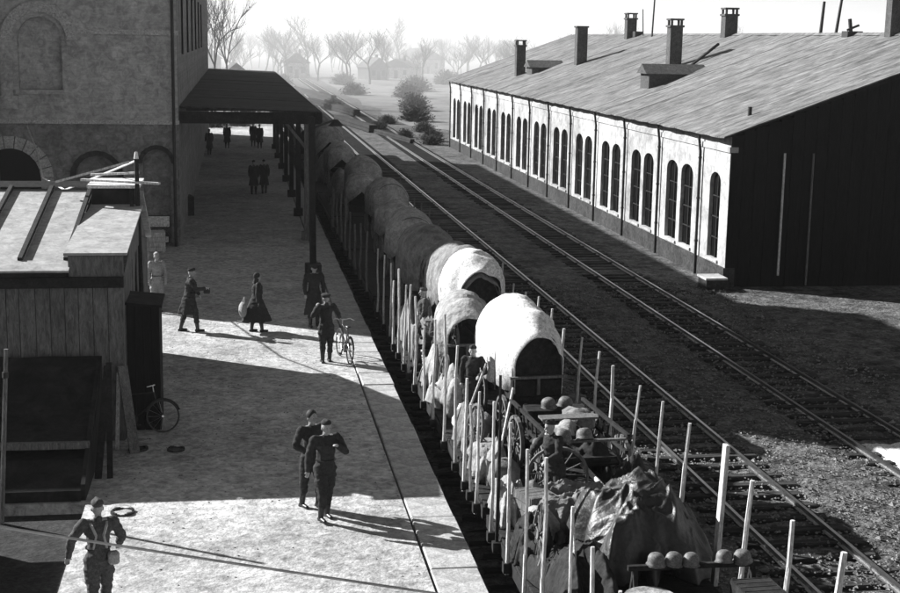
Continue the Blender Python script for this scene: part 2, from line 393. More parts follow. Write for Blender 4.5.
# a light standard at the near end of the canopy
lp = thing('lamp_post', 'stout dark timber lamp standard in the shade where the canopy begins', 'lamp post', (2.62, 48, PL))
bm = B(); bar(bm, (0, 0, 0), (-.05, 0, 5.6), .22, bev=.03); obj('post', bm, m_dwood, lp)
bm = B(); box(bm, -.28, .28, -.28, .28, 0, .55, bev=.03); obj('base', bm, m_plinth, lp)
bm = B(); bar(bm, (-.05, 0, 5.2), (.75, 0, 5.5), .07); obj('arm', bm, m_iron, lp)
bm = B(); bmesh.ops.create_cone(bm, segments=14, radius1=.28, radius2=.06, depth=.22, cap_ends=True, matrix=Matrix.Translation((.78, 0, 5.4))); obj('lamp_shade', bm, m_iron, lp)

sg = thing('sign', 'small blank white enamel sign on the station wall', 'sign', (-3.0, 55.85, 2.15))
obj('plate', box(B(), -.4, .4, 0, .04, -.21, .21, bev=.008), m_enamel, sg)
obj('frame', box(B(), -.43, .43, .04, .07, -.24, .24), m_iron, sg)
ln = thing('wall_lantern', 'black iron lantern hanging under the white sign', 'lantern', (-2.72, 55.7, 1.5))
bm = B(); box(bm, -.12, .12, -.12, .12, -.18, .12); bmesh.ops.create_cone(bm, segments=4, radius1=.2, radius2=.03, depth=.15, cap_ends=True, matrix=Matrix.Translation((0, 0, .2)) @ Matrix.Rotation(R(45), 4, 'Z')); obj('housing', bm, m_iron, ln)
obj('pane', box(B(), -.09, .09, -.13, -.12, -.13, .09), m_enamel, ln)
obj('bracket', bar(B(), (0, 0, .26), (0, .2, .3), .03), m_iron, ln)
# benches / trolley against the building
def crate_bm(w, d, h, slats=4, gap=.02):
    bm = B()
    for s in (-1, 1):
        for k in range(slats):
            z0 = h*k/slats+gap/2; z1 = h*(k+1)/slats-gap/2
            box(bm, -w/2, w/2, s*d/2-.012, s*d/2+.012, z0, z1); box(bm, s*w/2-.012, s*w/2+.012, -d/2+.014, d/2-.014, z0, z1)
        for t in (-1, 1): box(bm, s*(w/2-.05)-.03, s*(w/2-.05)+.03, t*(d/2+.02)-.01, t*(d/2+.02)+.01, 0, h)
    for k in range(slats): box(bm, -w/2+.02, w/2-.02, -d/2+.02+k*(d-.04)/slats, -d/2+.02+(k+1)*(d-.04)/slats-gap, h-.03, h-.008)
    box(bm, -w/2+.03, w/2-.03, -d/2+.03, d/2-.03, .02, h-.06)
    return bm
def crate(name, loc, dims, rz, m, label, group=None):
    o = obj(name, crate_bm(*dims), m); o.location = loc; o.rotation_euler.z = rz
    return tag(o, label, 'crate', group)
crate('luggage_crate', (-3.4, 54.9, PL), (1.3, .8, .75), .1, m_pale, 'pale slatted crate standing against the station wall behind the two soldiers')
crate('luggage_crate', (-2.6, 66, PL), (1.2, .9, .9), .2, m_dwood, 'dark slatted crate under the canopy close to the building')

# ------------------------------------------------------------------ shed (left, sheet roof) with annex and lean-to
sh = thing('shed', 'low boarded shed with a pale sheet metal roof at the left', 'shed')
random.seed(3)
xa = -10.0
while xa < -2.4:
    w = random.uniform(.24, .32); x1 = min(xa+w, -2.3)
    o = obj('wall_board', box(B(), xa+.006, x1-.006, 28.52+random.uniform(-.012, .012), 28.56, PL, 4.5), m_boards, sh); xa += w
for k in range(24):
    y0 = 28.6+k*.35
    obj('wall_board', box(B(), -2.33, -2.29+random.uniform(-.012, .012), y0+.006, y0+.344, PL, 4.6 if k < 16 else 4.6-(k-16)*.06), m_boards, sh)
bm = B(); box(bm, -10, -2.34, 28.58, 36.95, PL-.1, 4.15); obj('wall', bm, m_dwood, sh)
bm = B(); prism(bm, [(28.6, 4.55), (34.2, 5.55), (37, 4.2), (37, 3.9)], -10, -2.34, 'x'); obj('gable', bm, m_boards, sh)
obj('eaves_board', box(B(), -10, -2.25, 28.36, 28.5, 4.38, 4.6), m_dwood, sh)
bm = B(); prism(bm, [(28.3, 4.62), (34.3, 5.62), (34.3, 5.7), (28.3, 4.7)], -10.2, -3.35, 'x'); obj('roof_deck', bm, m_dwood, sh)
xs_ = [-10.1, -9.1, -8.1, -7.1, -6.15, -5.25, -4.32, -3.42]
for a, b in zip(xs_[:-1], xs_[1:]):
    for (q0, q1) in ((28.85, 34.3), ):
        za, zb = 4.71+(q0-28.3)/6*1.0, 5.71
        bm = B(); prism(bm, [(q0, za), (q1, zb), (q1, zb+.02), (q0, za+.02)], a+.05, b-.05, 'x')
        o = obj('roof_sheet', bm, m_roofs, sh); o.location.z = random.uniform(0, .012)
for k, a in enumerate((-9.6, -7.9, -6.2, -4.42)):
    bm = B(); prism(bm, [(28.22, 4.72), (28.85, 4.83), (28.85, 4.87), (28.22, 4.76)], a-.85, a+.82 if k < 3 else a+1.12, 'x'); obj('eaves_sheet', bm, m_roofs, sh)
for x in xs_[1:]:
    bm = B(); prism(bm, [(28.85, 4.84), (34.3, 5.75), (34.3, 5.85), (28.85, 4.93)], x-.045, x+.045, 'x'); obj('roof_batten', bm, m_batten, sh)
obj('ridge_cap', prism(B(), [(34.15, 5.8), (34.6, 5.8), (34.4, 5.92)], -10.2, -3.35, 'x'), m_batten, sh)
bm = B(); prism(bm, [(34.3, 5.6), (37.2, 4.15), (37.2, 4.25), (34.3, 5.7)], -10.2, -2.2, 'x'); obj('rear_roof', bm, m_roofs, sh)
# raised right bay of the roof
bm = B(); prism(bm, [(28.45, 4.55), (33.4, 5.4), (33.4, 4.55)], -3.33, -2.26, 'x'); box(bm, -3.33, -2.26, 28.44, 28.6, 4.4, 5.02); obj('raised_bay', bm, m_boards, sh)
bm = B(); prism(bm, [(28.3, 5.05), (33.45, 5.42), (33.45, 5.47), (28.3, 5.1)], -3.4, -2.16, 'x'); obj('raised_sheet', bm, m_roofs, sh)
bm = B(); prism(bm, [(-3.33, 5.38), (-2.36, 5.14), (-2.36, 5.84), (-3.33, 5.84)], 33.5, 34.6); obj('dormer_front', bm, m_tar, sh)
bm = B(); prism(bm, [(-3.34, 5.0), (-2.3, 5.0), (-2.3, 5.84), (-3.34, 5.84)], 33.52, 34.9); obj('dormer', bm, m_boards, sh)
obj('dormer_roof', box(B(), -3.42, -2.22, 33.3, 35.0, 5.86, 5.93), m_canvasw, sh)
bm = B(); bar(bm, (-2.42, 33.45, 5.84), (-2.15, 30.6, 1.3), .09); obj('corner_prop', bm, m_dwood, sh)
pole = thing('shed_pole', 'rough dark pole standing at the right end of the shed roof', 'pole', (-2.2, 33.2, PL))
obj('shaft', rod(B(), (0, 0, 0), (-.08, .1, 5.4), .07, .05), m_dwood, pole); obj('insulator', rod(B(), (-.08, .1, 5.4), (-.08, .1, 5.56), .06, .03), m_enamel, pole)
for i, (p, q, lab) in enumerate((((-4.15, 33.7, 5.97), (-2.45, 33.2, 6.48), 'thin pale plank sloping up from the shed ridge to the pole'),
                                 ((-3.6, 33.9, 6.0), (-1.75, 33.05, 6.0), 'pale plank lying level on the shed ridge and poking past the pole'),
                                 ((-3.45, 34.6, 6.05), (-2.3, 34.4, 6.12), 'short white board lying behind the other two planks on the ridge'))):
    o = obj('plank', bar(B(), p, q, .1, .05), m_pale); tag(o, lab, 'plank', 'planks on the shed ridge')
bm = B(); tube(bm, [(-7.9, 55.9, 5.85), (-7.2, 53, 5.2), (-6.2, 47, 4.75), (-4.7, 40, 5.1), (-2.3, 33.3, 6.5)], .028); tag(obj('service_cable', bm, m_pale), 'pale slack cable drooping from the station wall to the shed pole', 'cable')
# dark annex on the shed's right side
an = thing('annex', 'small dark lean-to annex on the right side of the shed', 'annex')
for k in range(4):
    obj('wall_board', box(B(), -2.28+k*.17, -2.12+k*.17, 29.3+random.uniform(-.01, .01), 29.34, PL, 3.85-k*.02), m_dkwall, an)
bm = B(); prism(bm, [(-2.28, PL), (-1.62, PL), (-1.62, 3.78), (-2.28, 3.85)], 29.35, 30.5); obj('wall', bm, m_dkwall, an)
bm = B(); prism(bm, [(-2.3, 3.87), (-1.55, 3.8), (-1.55, 3.85), (-2.3, 3.92)], 29.2, 30.6); obj('roof', bm, m_tar, an)
# tarred lean-to in front of the shed
lt = thing('tarred_lean_to', 'lean-to with a sagging black tar paper roof in front of the shed', 'shelter')
for k in range(7):
    x0 = -9.6+k*.985
    bm = B(); g = []
    for j in range(7):
        t = j/6; row = []
        for i in range(4):
            x = x0+i*.985/3; zz = lerp(1.9, 3.0, t)-.22*math.sin(math.pi*t)+.03*nz((x, t*3, 0), 2)
            row.append(bm.verts.new((x, lerp(25.6, 28.3, t), zz)))
        g.append(row)
    for j in range(6):
        for i in range(3): bm.faces.new((g[j][i], g[j][i+1], g[j+1][i+1], g[j+1][i]))
    r_ = bmesh.ops.extrude_face_region(bm, geom=bm.faces[:]); bmesh.ops.translate(bm, verts=[v for v in r_['geom'] if isinstance(v, bmesh.types.BMVert)], vec=(0, 0, -.05))
    obj('roof_sheet', bm, m_tar, lt)
obj('front_rail', bar(B(), (-9.6, 25.65, 1.95), (-2.72, 25.65, 1.92), .12), m_wood, lt)
for x in (-8.9, -6.8, -4.8): obj('post', bar(B(), (x, 25.7, .95), (x, 25.7, 1.95), .1), m_dwood, lt)
bm = B(); prism(bm, [(24.75, PL), (28.4, PL), (28.4, 2.98), (25.6, 1.88), (24.75, 1.45)], -2.8, -2.72, 'x'); obj('side_wall', bm, m_tar, lt)
bm = B(); prism(bm, [(24.7, .95), (28.3, .95), (28.3, 1.8), (25.5, 1.7), (24.7, 1.35)], -9.6, -2.8, 'x'); obj('heap_of_scrap', bm, m_tar, lt)
for i, (p, q, w, m, lab) in enumerate((((-2.62, 26.0, PL), (-2.52, 27.4, 3.0), .13, m_dwood, 'dark leaning prop beside the lean-to, left of its pair'),
                                    ((-2.4, 26.0, PL), (-2.5, 27.45, 3.05), .11, m_dwood, 'dark leaning prop beside the lean-to, right of its pair'),
                                    ((-2.05, 27.6, PL), (-2.32, 28.42, 2.75), .2, m_pale if False else m_wood, 'broad grey board leaning on the front corner of the shed'),
                                    ((-2.42, 27.9, PL), (-2.4, 28.46, 2.6), .07, m_pale, 'narrow pale lath leaning on the shed front beside the broad board'))):
    tag(obj('leaning_board', bar(B(), p, q, w, .05), m), lab, 'board', 'boards leaning by the shed')
po = thing('yard_post', 'thin grey post leaning in the dark yard at the bottom left', 'post', (-4.1, 24.2, .95))
obj('shaft', rod(B(), (0, 0, 0), (.18, .1, 3.1), .05, .04), m_wood, po); obj('iron_band', rod(B(), (.15, .085, 2.6), (.153, .086, 2.7), .055), m_iron, po)
# unseen low block outside the frame, added to shade the yard
shd = thing('yard_shade_block', 'unseen low block added at the far left, out of frame, to shade the yard', 'shed')
obj('wall', box(B(), -12, -6.4, 12, 24.4, .9, 3.2), m_boards, shd); obj('roof', prism(B(), [(-12.3, 3.2), (-6.1, 3.2), (-9.2, 4.3)], 11.8, 24.6), m_tar, shd)

# ------------------------------------------------------------------ warehouse (right)
wh = thing('warehouse', 'long white warehouse with arched windows and low pitched roof', 'building')
Y0, Y1, WX, EZ, RX, RZ = 53.0, 126.0, 19.3, 5.9, 30.4, 9.95
pipes = [56.3+5.78*k for k in range(13)]
holes = [(54.6, 1.3, .78, 4.3, .42)]
for p in pipes[:12]: holes += [(p+1.95, 1.62, .78, 4.3, .42), (p+4.05, 1.62, .78, 4.3, .42)]
bm = B(); holed_wall(bm, Y0, Y1, .6, 5.2, holes, lambda u, v, d: (WX+d, u, v), .2); obj('wall', bm, m_white, wh)
bm = B(); box(bm, WX-.06, WX+.3, Y0-.05, Y1, 5.2, 5.42); obj('cornice', bm, m_white, wh)
bm = B(); box(bm, WX, WX+.3, Y0, Y1, 5.42, 5.82); obj('frieze', bm, m_white, wh)
bm = B(); box(bm, WX-.08, WX+.4, Y0-.06, Y1, -.3, .6); obj('plinth', bm, m_plinth, wh)
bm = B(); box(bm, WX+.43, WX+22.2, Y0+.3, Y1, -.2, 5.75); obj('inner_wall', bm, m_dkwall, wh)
for k in range(44):        # boards of the shaded gable, the shade put into their near-black colour
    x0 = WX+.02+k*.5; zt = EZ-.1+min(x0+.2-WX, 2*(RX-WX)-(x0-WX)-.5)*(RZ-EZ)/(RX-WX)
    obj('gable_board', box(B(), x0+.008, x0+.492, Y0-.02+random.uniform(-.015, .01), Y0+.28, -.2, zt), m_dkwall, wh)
win_me = None
bmf = B()
for hx, w, v0, v1, rs in holes:
    pts = [(hx-w/2, v0)]+[(hx-w/2*math.cos(math.pi*k/8), v1-rs+rs*math.sin(math.pi*k/8)) for k in range(9)]+[(hx+w/2, v0)]
    wn = obj('window', prism(B(), pts, WX+.17, WX+.2, 'x'), m_glass, wh)
    bm = B(); box(bm, WX+.115, WX+.165, hx-.03, hx+.03, v0, v1-.02)
    for z in (1.6, 2.45, 3.3): box(bm, WX+.12, WX+.16, hx-w/2, hx-.031, z-.02, z+.02); box(bm, WX+.12, WX+.16, hx+.031, hx+w/2, z-.02, z+.02)
    obj('frame', bm, m_dwood, wn)
    obj('sill', box(B(), WX-.07, WX+.1, hx-w/2-.08, hx+w/2+.08, .66, .77), m_white, wn)
for p in pipes:
    bm = B(); rod(bm, (WX-.12, p, -.2), (WX-.12, p, 5.0), .065)
    for z in (1.2, 3, 4.7): rod(bm, (WX-.12, p, z), (WX-.12, p, z+.08), .085)
    rod(bm, (WX-.12, p, 5.0), (WX-.22, p, 5.7), .06)
    obj('downpipe', bm, m_iron, wh)
bm = B(); rod(bm, (21.5, Y0-.12, .3), (21.5, Y0-.12, 5.2), .05); obj('gable_pipe', bm, m_pale, wh)
bm = B(); rod(bm, (22.7, Y0-.12, -.1), (22.7, Y0-.12, 5.2), .045); obj('gable_pipe', bm, m_wood, wh)
bm = B(); box(bm, 18.3, 19.1, 52.2, 53.2, -.2, .25); o = obj('corner_step', bm, m_plinth, wh); obj('step_slab', box(B(), 18.25, 19.15, 52.15, 53.25, .25, .33), m_white, wh)
# roof: sheets with own edges, both slopes
sl = (RZ-EZ)/(RX-WX)
roof = obj('roof', prism(B(), [(WX-.35, EZ-.13), (RX, RZ-.04), (2*RX-WX+.35, EZ-.13), (RX, RZ-.3)], Y0-.15, Y1), m_dwood, wh)
y = Y0-.35; k = 0
while y < Y1-.5:
    w = 2.1; dz = random.uniform(0, .035)
    for sgn in (0, 1):
        a, b = (WX-.42, RX+.02) if sgn == 0 else (2*RX-WX+.42, RX-.02)
        bm = B(); g = []
        for i in range(9):
            t = i/8; x = lerp(a, b, t); z = lerp(EZ-.15, RZ, t)+dz
            row = []
            for j in range(4):
                yy = y+w*j/3; hh = .035*nz((x, yy, 0), .9)+(.03 if j in (0, 3) else 0)
                row.append(bm.verts.new((x, yy, z+hh)))
            g.append(row)
        for i in range(8):
            for j in range(3): bm.faces.new((g[i][j], g[i][j+1], g[i+1][j+1], g[i+1][j]))
        r_ = bmesh.ops.extrude_face_region(bm, geom=bm.faces[:]); bmesh.ops.translate(bm, verts=[v for v in r_['geom'] if isinstance(v, bmesh.types.BMVert)], vec=(0, 0, .05))
        obj('roof_sheet', bm, m_roofw, roof)
    y += w+.02
obj('ridge_cap', prism(B(), [(RX-.25, RZ), (RX+.25, RZ), (RX, RZ+.14)], Y0-.4, Y1), m_roofw, roof)
def roofz(x): return EZ+(x-WX)*sl
def chimney(x, y, w, h, cap=True):
    z = roofz(x)-.4; h += .4
    bm = B(); box(bm, x-w/2, x+w/2, y-w/2, y+w/2, z, z+h-.5); box(bm, x-w/2-.07, x+w/2+.07, y-w/2-.07, y+w/2+.07, z+h-.5, z+h-.38)
    if cap:
        for a in (-1, 1):
            for b in (-1, 1): box(bm, x+a*(w/2-.07)-.06, x+a*(w/2-.07)+.06, y+b*(w/2-.07)-.06, y+b*(w/2-.07)+.06, z+h-.38, z+h-.1)
        box(bm, x-w/2-.05, x+w/2+.05, y-w/2-.05, y+w/2+.05, z+h-.1, z+h)
    return obj('chimney', bm, m_brickst, roof)
chimney(21.7, 107, .7, 2.7); chimney(24.5, 99.1, .75, 3.1, False); chimney(29.8, 105.1, .75, 1.9); chimney(25.1, 79.2, .72, 2.8); chimney(30.2, 84.4, .8, 1.75); chimney(30.3, 62.4, .6, 2.2, False)
def dormer(x0, x1, y0, y1, zt):
    zb = roofz(x0)
    bm = B(); prism(bm, [(x0, zb-.1), (x0, zt-.5), (x1, zt-.5), (x1, roofz(x1)-.1)], y0, y1)
    d = obj('dormer', bm, m_brickst, roof)
    ym = (y0+y1)/2
    bm = B(); prism(bm, [(y0-.15, zt-.52), (y1+.15, zt-.52), (ym, zt)], x0-.2, x1+.6, 'x'); obj('dormer', bm, m_brickst, roof)
dormer(22.0, 24.7, 73.6, 75.2, 8.3); dormer(21.9, 23.8, 103.5, 105.5, 8.0)
for (x, y, h, tx, r_) in ((30, 100.1, 4.2, .15, .07), (30.4, 71, 1.75, .12, .1), (30.4, 69.1, 2.4, .3, .09), (30.2, 103, 2.0, -.1, .05)):
    obj('roof_pole', rod(B(), (x, y, roofz(x)-.2), (x+tx, y, roofz(x)+h), r_, r_*.8), m_iron, roof)
obj('roof_vent', bar(bar(box(B(), 29.9, 30.7, 66.5, 67.2, 9.75, 10.15), (30.2, 66.8, 10.1), (30.1, 66.8, 10.75), .14), (30.0, 66.8, 10.2), (30.6, 66.8, 10.45), .1), m_iron, roof)
obj('roof_vent', rod(box(B(), 29.8, 30.4, 103.8, 104.6, 9.7, 10.25), (20.9, 55.4, 6.3), (20.9, 55.4, 6.9), .09), m_iron, roof)
obj('roof_ladder', bar(B(), (25.3, 76.6, roofz(25.3)+.12), (27.3, 77.9, roofz(27.3)+.6), .12), m_iron, roof)

# ------------------------------------------------------------------ flat wagons
def wheel_bm(r, w=.12, spokes=0, rim=.07, hub=.09):
    """wheel in the YZ plane, axle along X"""
    bm = B(); n = 24
    def ring(r0, r1, x0, x1):
        vs = []
        for k in range(n):
            a = 2*math.pi*k/n; c, s = math.cos(a), math.sin(a)
            vs.append([bm.verts.new((x, rr*c, rr*s)) for x, rr in ((x0, r0), (x0, r1), (x1, r1), (x1, r0))])
        for k in range(n):
            A, C = vs[k], vs[(k+1) % n]
            for i in range(4): bm.faces.new((A[i], A[(i+1) % 4], C[(i+1) % 4], C[i]))
    ring(r-rim, r, -w/2, w/2)
    if spokes:
        for k in range(spokes):
            a = 2*math.pi*k/spokes; rod(bm, (0, hub*.7*math.cos(a), hub*.7*math.sin(a)), (0, (r-rim)*math.cos(a), (r-rim)*math.sin(a)), w*.28, seg=6)
    else: ring(.05, r-rim+.01, -.02, .02); ring(r, r+.03, w/2-.03, w/2)
    rod(bm, (-w*.8, 0, 0), (w*.8, 0, 0), hub, seg=10)
    return bm
WHEEL = mesh_of(wheel_bm(.5, .13), m_iron); CARTW = mesh_of(wheel_bm(.52, .07, 12, .065, .08), m_wood); CARTW_S = mesh_of(wheel_bm(.42, .07, 10, .06, .075), m_wood)
SPOKED_BIG = mesh_of(wheel_bm(.55, .05, 12, .05, .08), m_wood)
PLANK = mesh_of(box(B(), -1.42, 1.42, -.14, .14, -.03, .03, bev=.008), m_dwood)
def flat_wagon(y0, y1, label, near):
    t = thing('flat_wagon', label, 'railway wagon', (5.75, (y0+y1)/2, 0), 0, 'flat wagons of the military train'); L = (y1-y0)/2
    bm = B(); box(bm, -1.44, -1.34, -L, L, .95, 1.17); box(bm, 1.34, 1.44, -L, L, .95, 1.17); box(bm, -1.34, 1.34, -L, -L+.12, .93, 1.17); box(bm, -1.34, 1.34, L-.12, L, .93, 1.17); box(bm, -.5, -.35, -L+.12, L-.12, .85, 1.1); box(bm, .35, .5, -L+.12, L-.12, .85, 1.1)
    obj('underframe', bm, m_iron, t)
    if near:
        k = -L+.15
        while k < L-.1: instance(PLANK, 'floor_plank', t, (random.uniform(-.02, .02), k, 1.2+random.uniform(-.008, .008))); k += .292
    else: obj('floor', box(B(), -1.42, 1.42, -L, L, 1.18, 1.23), m_dwood, t)
    for a in (-L+1.9, L-1.9):
        for s in (-.8, .8): instance(WHEEL, 'wheel', t, (s, a, .5))
        for s in (-1, 1): obj('axle_box', box(B(), s*1.1-.12, s*1.1+.12, a-.2, a+.2, .35, .8), m_iron, t)
        obj('axle', rod(B(), (-1.0, a, .5), (1.0, a, .5), .07), m_iron, t)
    for s in (-1, 1):
        for e in (-1, 1):
            bm = B(); rod(bm, (s*.9, e*L, 1.03), (s*.9, e*(L+.16), 1.03), .07); rod(bm, (s*.9, e*(L+.16), 1.03), (s*.9, e*(L+.2), 1.03), .2, seg=12); obj('buffer', bm, m_iron, t)
    return t
spans = [(13.9, 23.2), (23.6, 33.35), (33.6, 43.6), (44.2, 53.9), (54.5, 64.2), (64.8, 74.5), (75.1, 84.8), (85.4, 95.1), (95.7, 105.4), (106, 115.7)]
names = ['flat wagon nearest the camera carrying a tarpaulin heap and helmets', 'flat wagon carrying the white canvas cart', 'flat wagon carrying the cart with the white band', 'fourth flat wagon, carrying the grey canvas cart in the building shadow',
         'fifth flat wagon from the camera, beside the lamp standard', 'sixth flat wagon, beside the first canopy columns', 'seventh flat wagon beside the canopy', 'eighth flat wagon, nearly at the far end of the train', 'second last flat wagon of the train, in the haze', 'last visible flat wagon of the train, in the haze']
WAG = [flat_wagon(a, b, n_, i < 3) for i, ((a, b), n_) in enumerate(zip(spans, names))]
def stake(y, side, ztop, lean, w=.09, m=None):
    i = next(i for i, (a, b) in enumerate(spans) if a-.3 <= y <= b+.4); t = WAG[i]
    x = 5.75+side*1.5; c = t.location
    bm = B(); j = lambda: random.uniform(-.022, .022)
    L = ztop-.95
    pts = [Vector((x+side*lean*L*f+j(), y+j()+lean*.3*f, .95+L*f)) for f in (0, .35, .7, 1)]
    if w > .12: bar(bm, pts[0]-c, pts[-1]-c, w, w*.45, .006)
    for q_, (a, b) in enumerate(zip(pts[:-1], pts[1:]) if w <= .12 else ()): rod(bm, a-c, b-c+(b-a)*.01, w/2*(1.1-.1*q_)*random.uniform(.95, 1.08), w/2*(1.02-.1*q_), seg=6)
    obj('stake', bm, m or m_pale, t)
    obj('stake_pocket', box(B(), x-c.x-.07, x-c.x+.07, y-c.y-.07, y-c.y+.07, .98, 1.15), m_iron, t)
LS = [40.1, 38.4, 36.3, 35.0, 34.0, 32.8, 29.6, 27.9, 26.4, 25.2, 23.9, 22.4, 21.9, 20.96, 19.53, 18.36, 16.87, 15.6, 14.5, 42, 31.2, 37.4, 24.6]
LZ = [3.2, 3.23, 3.41, 3.21, 3.39, 3.31, 3.4, 3.84, 3.51, 3.15, 3.22, 3.43, 4.0, 3.47, 3.45, 3.68, 3.48, 3.4, 3.3, 3.1, 2.9, 2.9, 2.8]
for a, z in zip(LS, LZ): stake(a, -1, z, random.uniform(-.012, .012), random.uniform(.05, .07), m_dwood if z == 4.0 else None)
RS = [39.29, 37.96, 36.23, 33.3, 31.83, 30.29, 28.79, 27.25, 26.1, 24.45, 22.98, 21.51, 19.68, 18.65, 17.02, 15.54, 14.3, 41.5, 35]
for k, a in enumerate(RS): stake(a, 1, [3.0, 3.29, 3.0, 3.18, 3.16, 3.0, 3.11, 3.15, 3.12, 3.13, 3.21, 3.22, 3.4, 3.16, 3.13, 3.23, 3.1, 3, 3][k], random.uniform(.03, .07), .15 if a == 19.68 else random.uniform(.055, .08)+(.025 if a < 20 else 0))
for a in [y for y in axis_vals([(45.5, 62, 2.3)])]:
    stake(a, -1, 2.9+random.uniform(-.2, .3), 0, .08, m_wood); stake(a+.3, 1, 2.9+random.uniform(-.2, .3), .03, .08, m_wood)
WHEEL_N = 0
# loads ---------------------------------------------------------------
def arch_cover(w, h, L, m, name, parent, n=22, k=20, seed=0, y0=0, sag=.11, open_near=True, bulge=.12, loc=(0, 0, 0), mouth=.8):
    """canvas tunnel along +Y, thickness 2 cm; straight skirts below a round top"""
    bm = B(); g = []
    for j in range(k+1):
        t = j/k; row = []
        s = 1-bulge*(2*t-1)**2*.5-sag*.5*(1-abs(math.sin(t*math.pi*3)))
        mt = min(1, t/.35); mt = mt*mt*(3-2*mt); s *= lerp(mouth, 1, mt)
        for i in range(n+1):
            a = math.pi*i/n; x = -math.cos(a)*w/2; z = math.sin(a)**.85*h*.62+h*.38
            if i in (0,): z = 0
            if i == n: z = 0
            r_ = .09*nz((x*1.3, j*.35, z*1.3), 1.3, seed)+.045*(.5-abs(nz((x*2, j*.5+z*3, z), 1.7, seed+3)))
            row.append(bm.verts.new((x*s+r_, y0+L*t-(.18*math.sin(a)*(1-mt) if mouth < 1 else 0)+.03*nz((x, z, t*3), 2, seed), z*s+r_)))
        g.append(row)
    for j in range(k):
        for i in range(n): bm.faces.new((g[j][i], g[j][i+1], g[j+1][i+1], g[j+1][i]))
    # closed far end
    c = bm.verts.new((0, y0+L*1.04, h*.45)); 
    for i in range(n): bm.faces.new((g[k][i], g[k][i+1], c))
    r_ = bmesh.ops.extrude_face_region(bm, geom=bm.faces[:]); vs = [v for v in r_['geom'] if isinstance(v, bmesh.types.BMVert)]
    for v in vs: v.co = Vector((v.co.x*.97, v.co.y, v.co.z*.985-.0))
    o = obj(name, bm, m, parent, True); o.location = loc; return o
def canvas_cart(loc, rz, w, h, L, m, label, seed=0, band=None, bed=.85, front='open'):
    """loc is the floor point under the near end centre"""
    t = thing('covered_cart', label, 'cart', loc, rz, 'canvas covered carts on the train')
    c = arch_cover(w, h, L, m, 'canvas_cover', t, seed=seed, loc=(0, 0, bed+.1))
    if band:
        b0, b1, mb = band
        arch_cover(w*1.02, h*1.015, (b1-b0), mb, 'canvas_band', t, seed=seed+1, loc=(0, b0, bed+.1), bulge=.02, sag=0, mouth=.8)
    bw_ = w*.7
    bm = B(); box(bm, -bw_/2, bw_/2, .05, L-.05, bed-.04, bed+.04); 
    for s in (-1, 1):
        for z in (0, 1): box(bm, s*bw_/2-.02, s*bw_/2+.02, .0, L, bed+.06+z*.2, bed+.22+z*.2)
    box(bm, -bw_/2+.03, bw_/2-.03, .02, .06, bed+.06, bed+.4)
    obj('bed', bm, m_dwood, t)
    for k in range(4):
        bm = B(); yy = .06+k*(L-.12)/3; ms = .76 if k == 0 else .95; pts = [(-math.cos(math.pi*i/10)*w*.47*ms, yy, bed+.12+(h*.38+math.sin(math.pi*i/10)*h*.57)*ms) for i in range(11)]
        tube(bm, [(-w*.47*ms, yy, bed)]+pts+[(w*.47*ms, yy, bed)], .018, 5)
        obj('hoop', bm, m_wood, t)
    for yy, me, r_ in ((.45, CARTW_S, .42), (L-.45, CARTW, .52)):
        for s in (-1, 1): instance(me, 'wheel', t, (s*(bw_/2+.1), yy, r_))
        obj('axle', rod(B(), (-bw_/2-.1, yy, r_), (bw_/2+.1, yy, r_), .04), m_iron, t)
    obj('bolster', box(B(), -bw_/2, bw_/2, .35, .55, .46, bed-.04), m_dwood, t)
    obj('bolster', box(B(), -bw_/2, bw_/2, L-.55, L-.35, .56, bed-.04), m_dwood, t)
    obj('drawbar', rod(B(), (0, .5, .5), (.1, -1.3, .35), .04), m_wood, t)
    bm = B(); box(bm, -bw_/2-.1, bw_/2+.1, -.08, .0, bed+.45, bed+.5); box(bm, -.03, .03, -.06, -.02, bed+.1, bed+.45); obj('seat_board', bm, m_wood, t)
    if front == 'shade_panel':  # dark panel across the mouth imitates the unlit inside of the cover
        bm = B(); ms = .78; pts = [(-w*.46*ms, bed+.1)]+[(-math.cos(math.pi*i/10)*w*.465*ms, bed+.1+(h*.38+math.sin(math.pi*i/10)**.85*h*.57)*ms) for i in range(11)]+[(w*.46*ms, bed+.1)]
        prism(bm, pts, .1, .13); obj('mouth_shade', bm, m_canvasd, t)
    return t
FZ = 1.24
canvas_cart((6.15, 27.6, FZ), R(5), 1.5, 1.75, 2.7, m_canvasw, 'cart with a big bright white canvas cover and dark open front', 3, front='shade_panel')
canvas_cart((6.1, 34.4, FZ), R(6), 1.5, 1.85, 3.4, m_canvas, 'grey covered cart with one bright white band near its front', 5, band=(.0, 1.25, m_canvasw), front='shade_panel')
canvas_cart((5.25, 31.2, FZ), R(-2), 1.3, 1.45, 1.7, m_canvas2, 'small cart with a short grey hood, left of the white cart', 7, bed=.75)
canvas_cart((5.8, 39.4, FZ), R(4), 1.6, 1.75, 3.2, m_canvas, 'plain grey covered cart behind the one with the white band', 9, front='shade_panel')
canvas_cart((5.9, 48.5, FZ), R(178), 1.65, 1.55, 3.0, m_canvas2, 'pale covered cart on the fourth wagon, in shade', 11, front='shade_panel')
canvas_cart((5.9, 53.5, FZ), R(182), 1.5, 1.2, 2.4, m_canvas2, 'small pale covered cart at the back of the fourth wagon', 12, front='shade_panel')
canvas_cart((6.1, 59.5, FZ), R(184), 1.6, 1.5, 2.8, m_canvas2, 'large pale grey covered cart on the fifth wagon', 13, front='shade_panel')
canvas_cart((5.7, 63.8, FZ), R(175), 1.5, 1.25, 2.5, m_canvas2, 'lower pale covered cart at the back of the fifth wagon', 14, front='shade_panel')
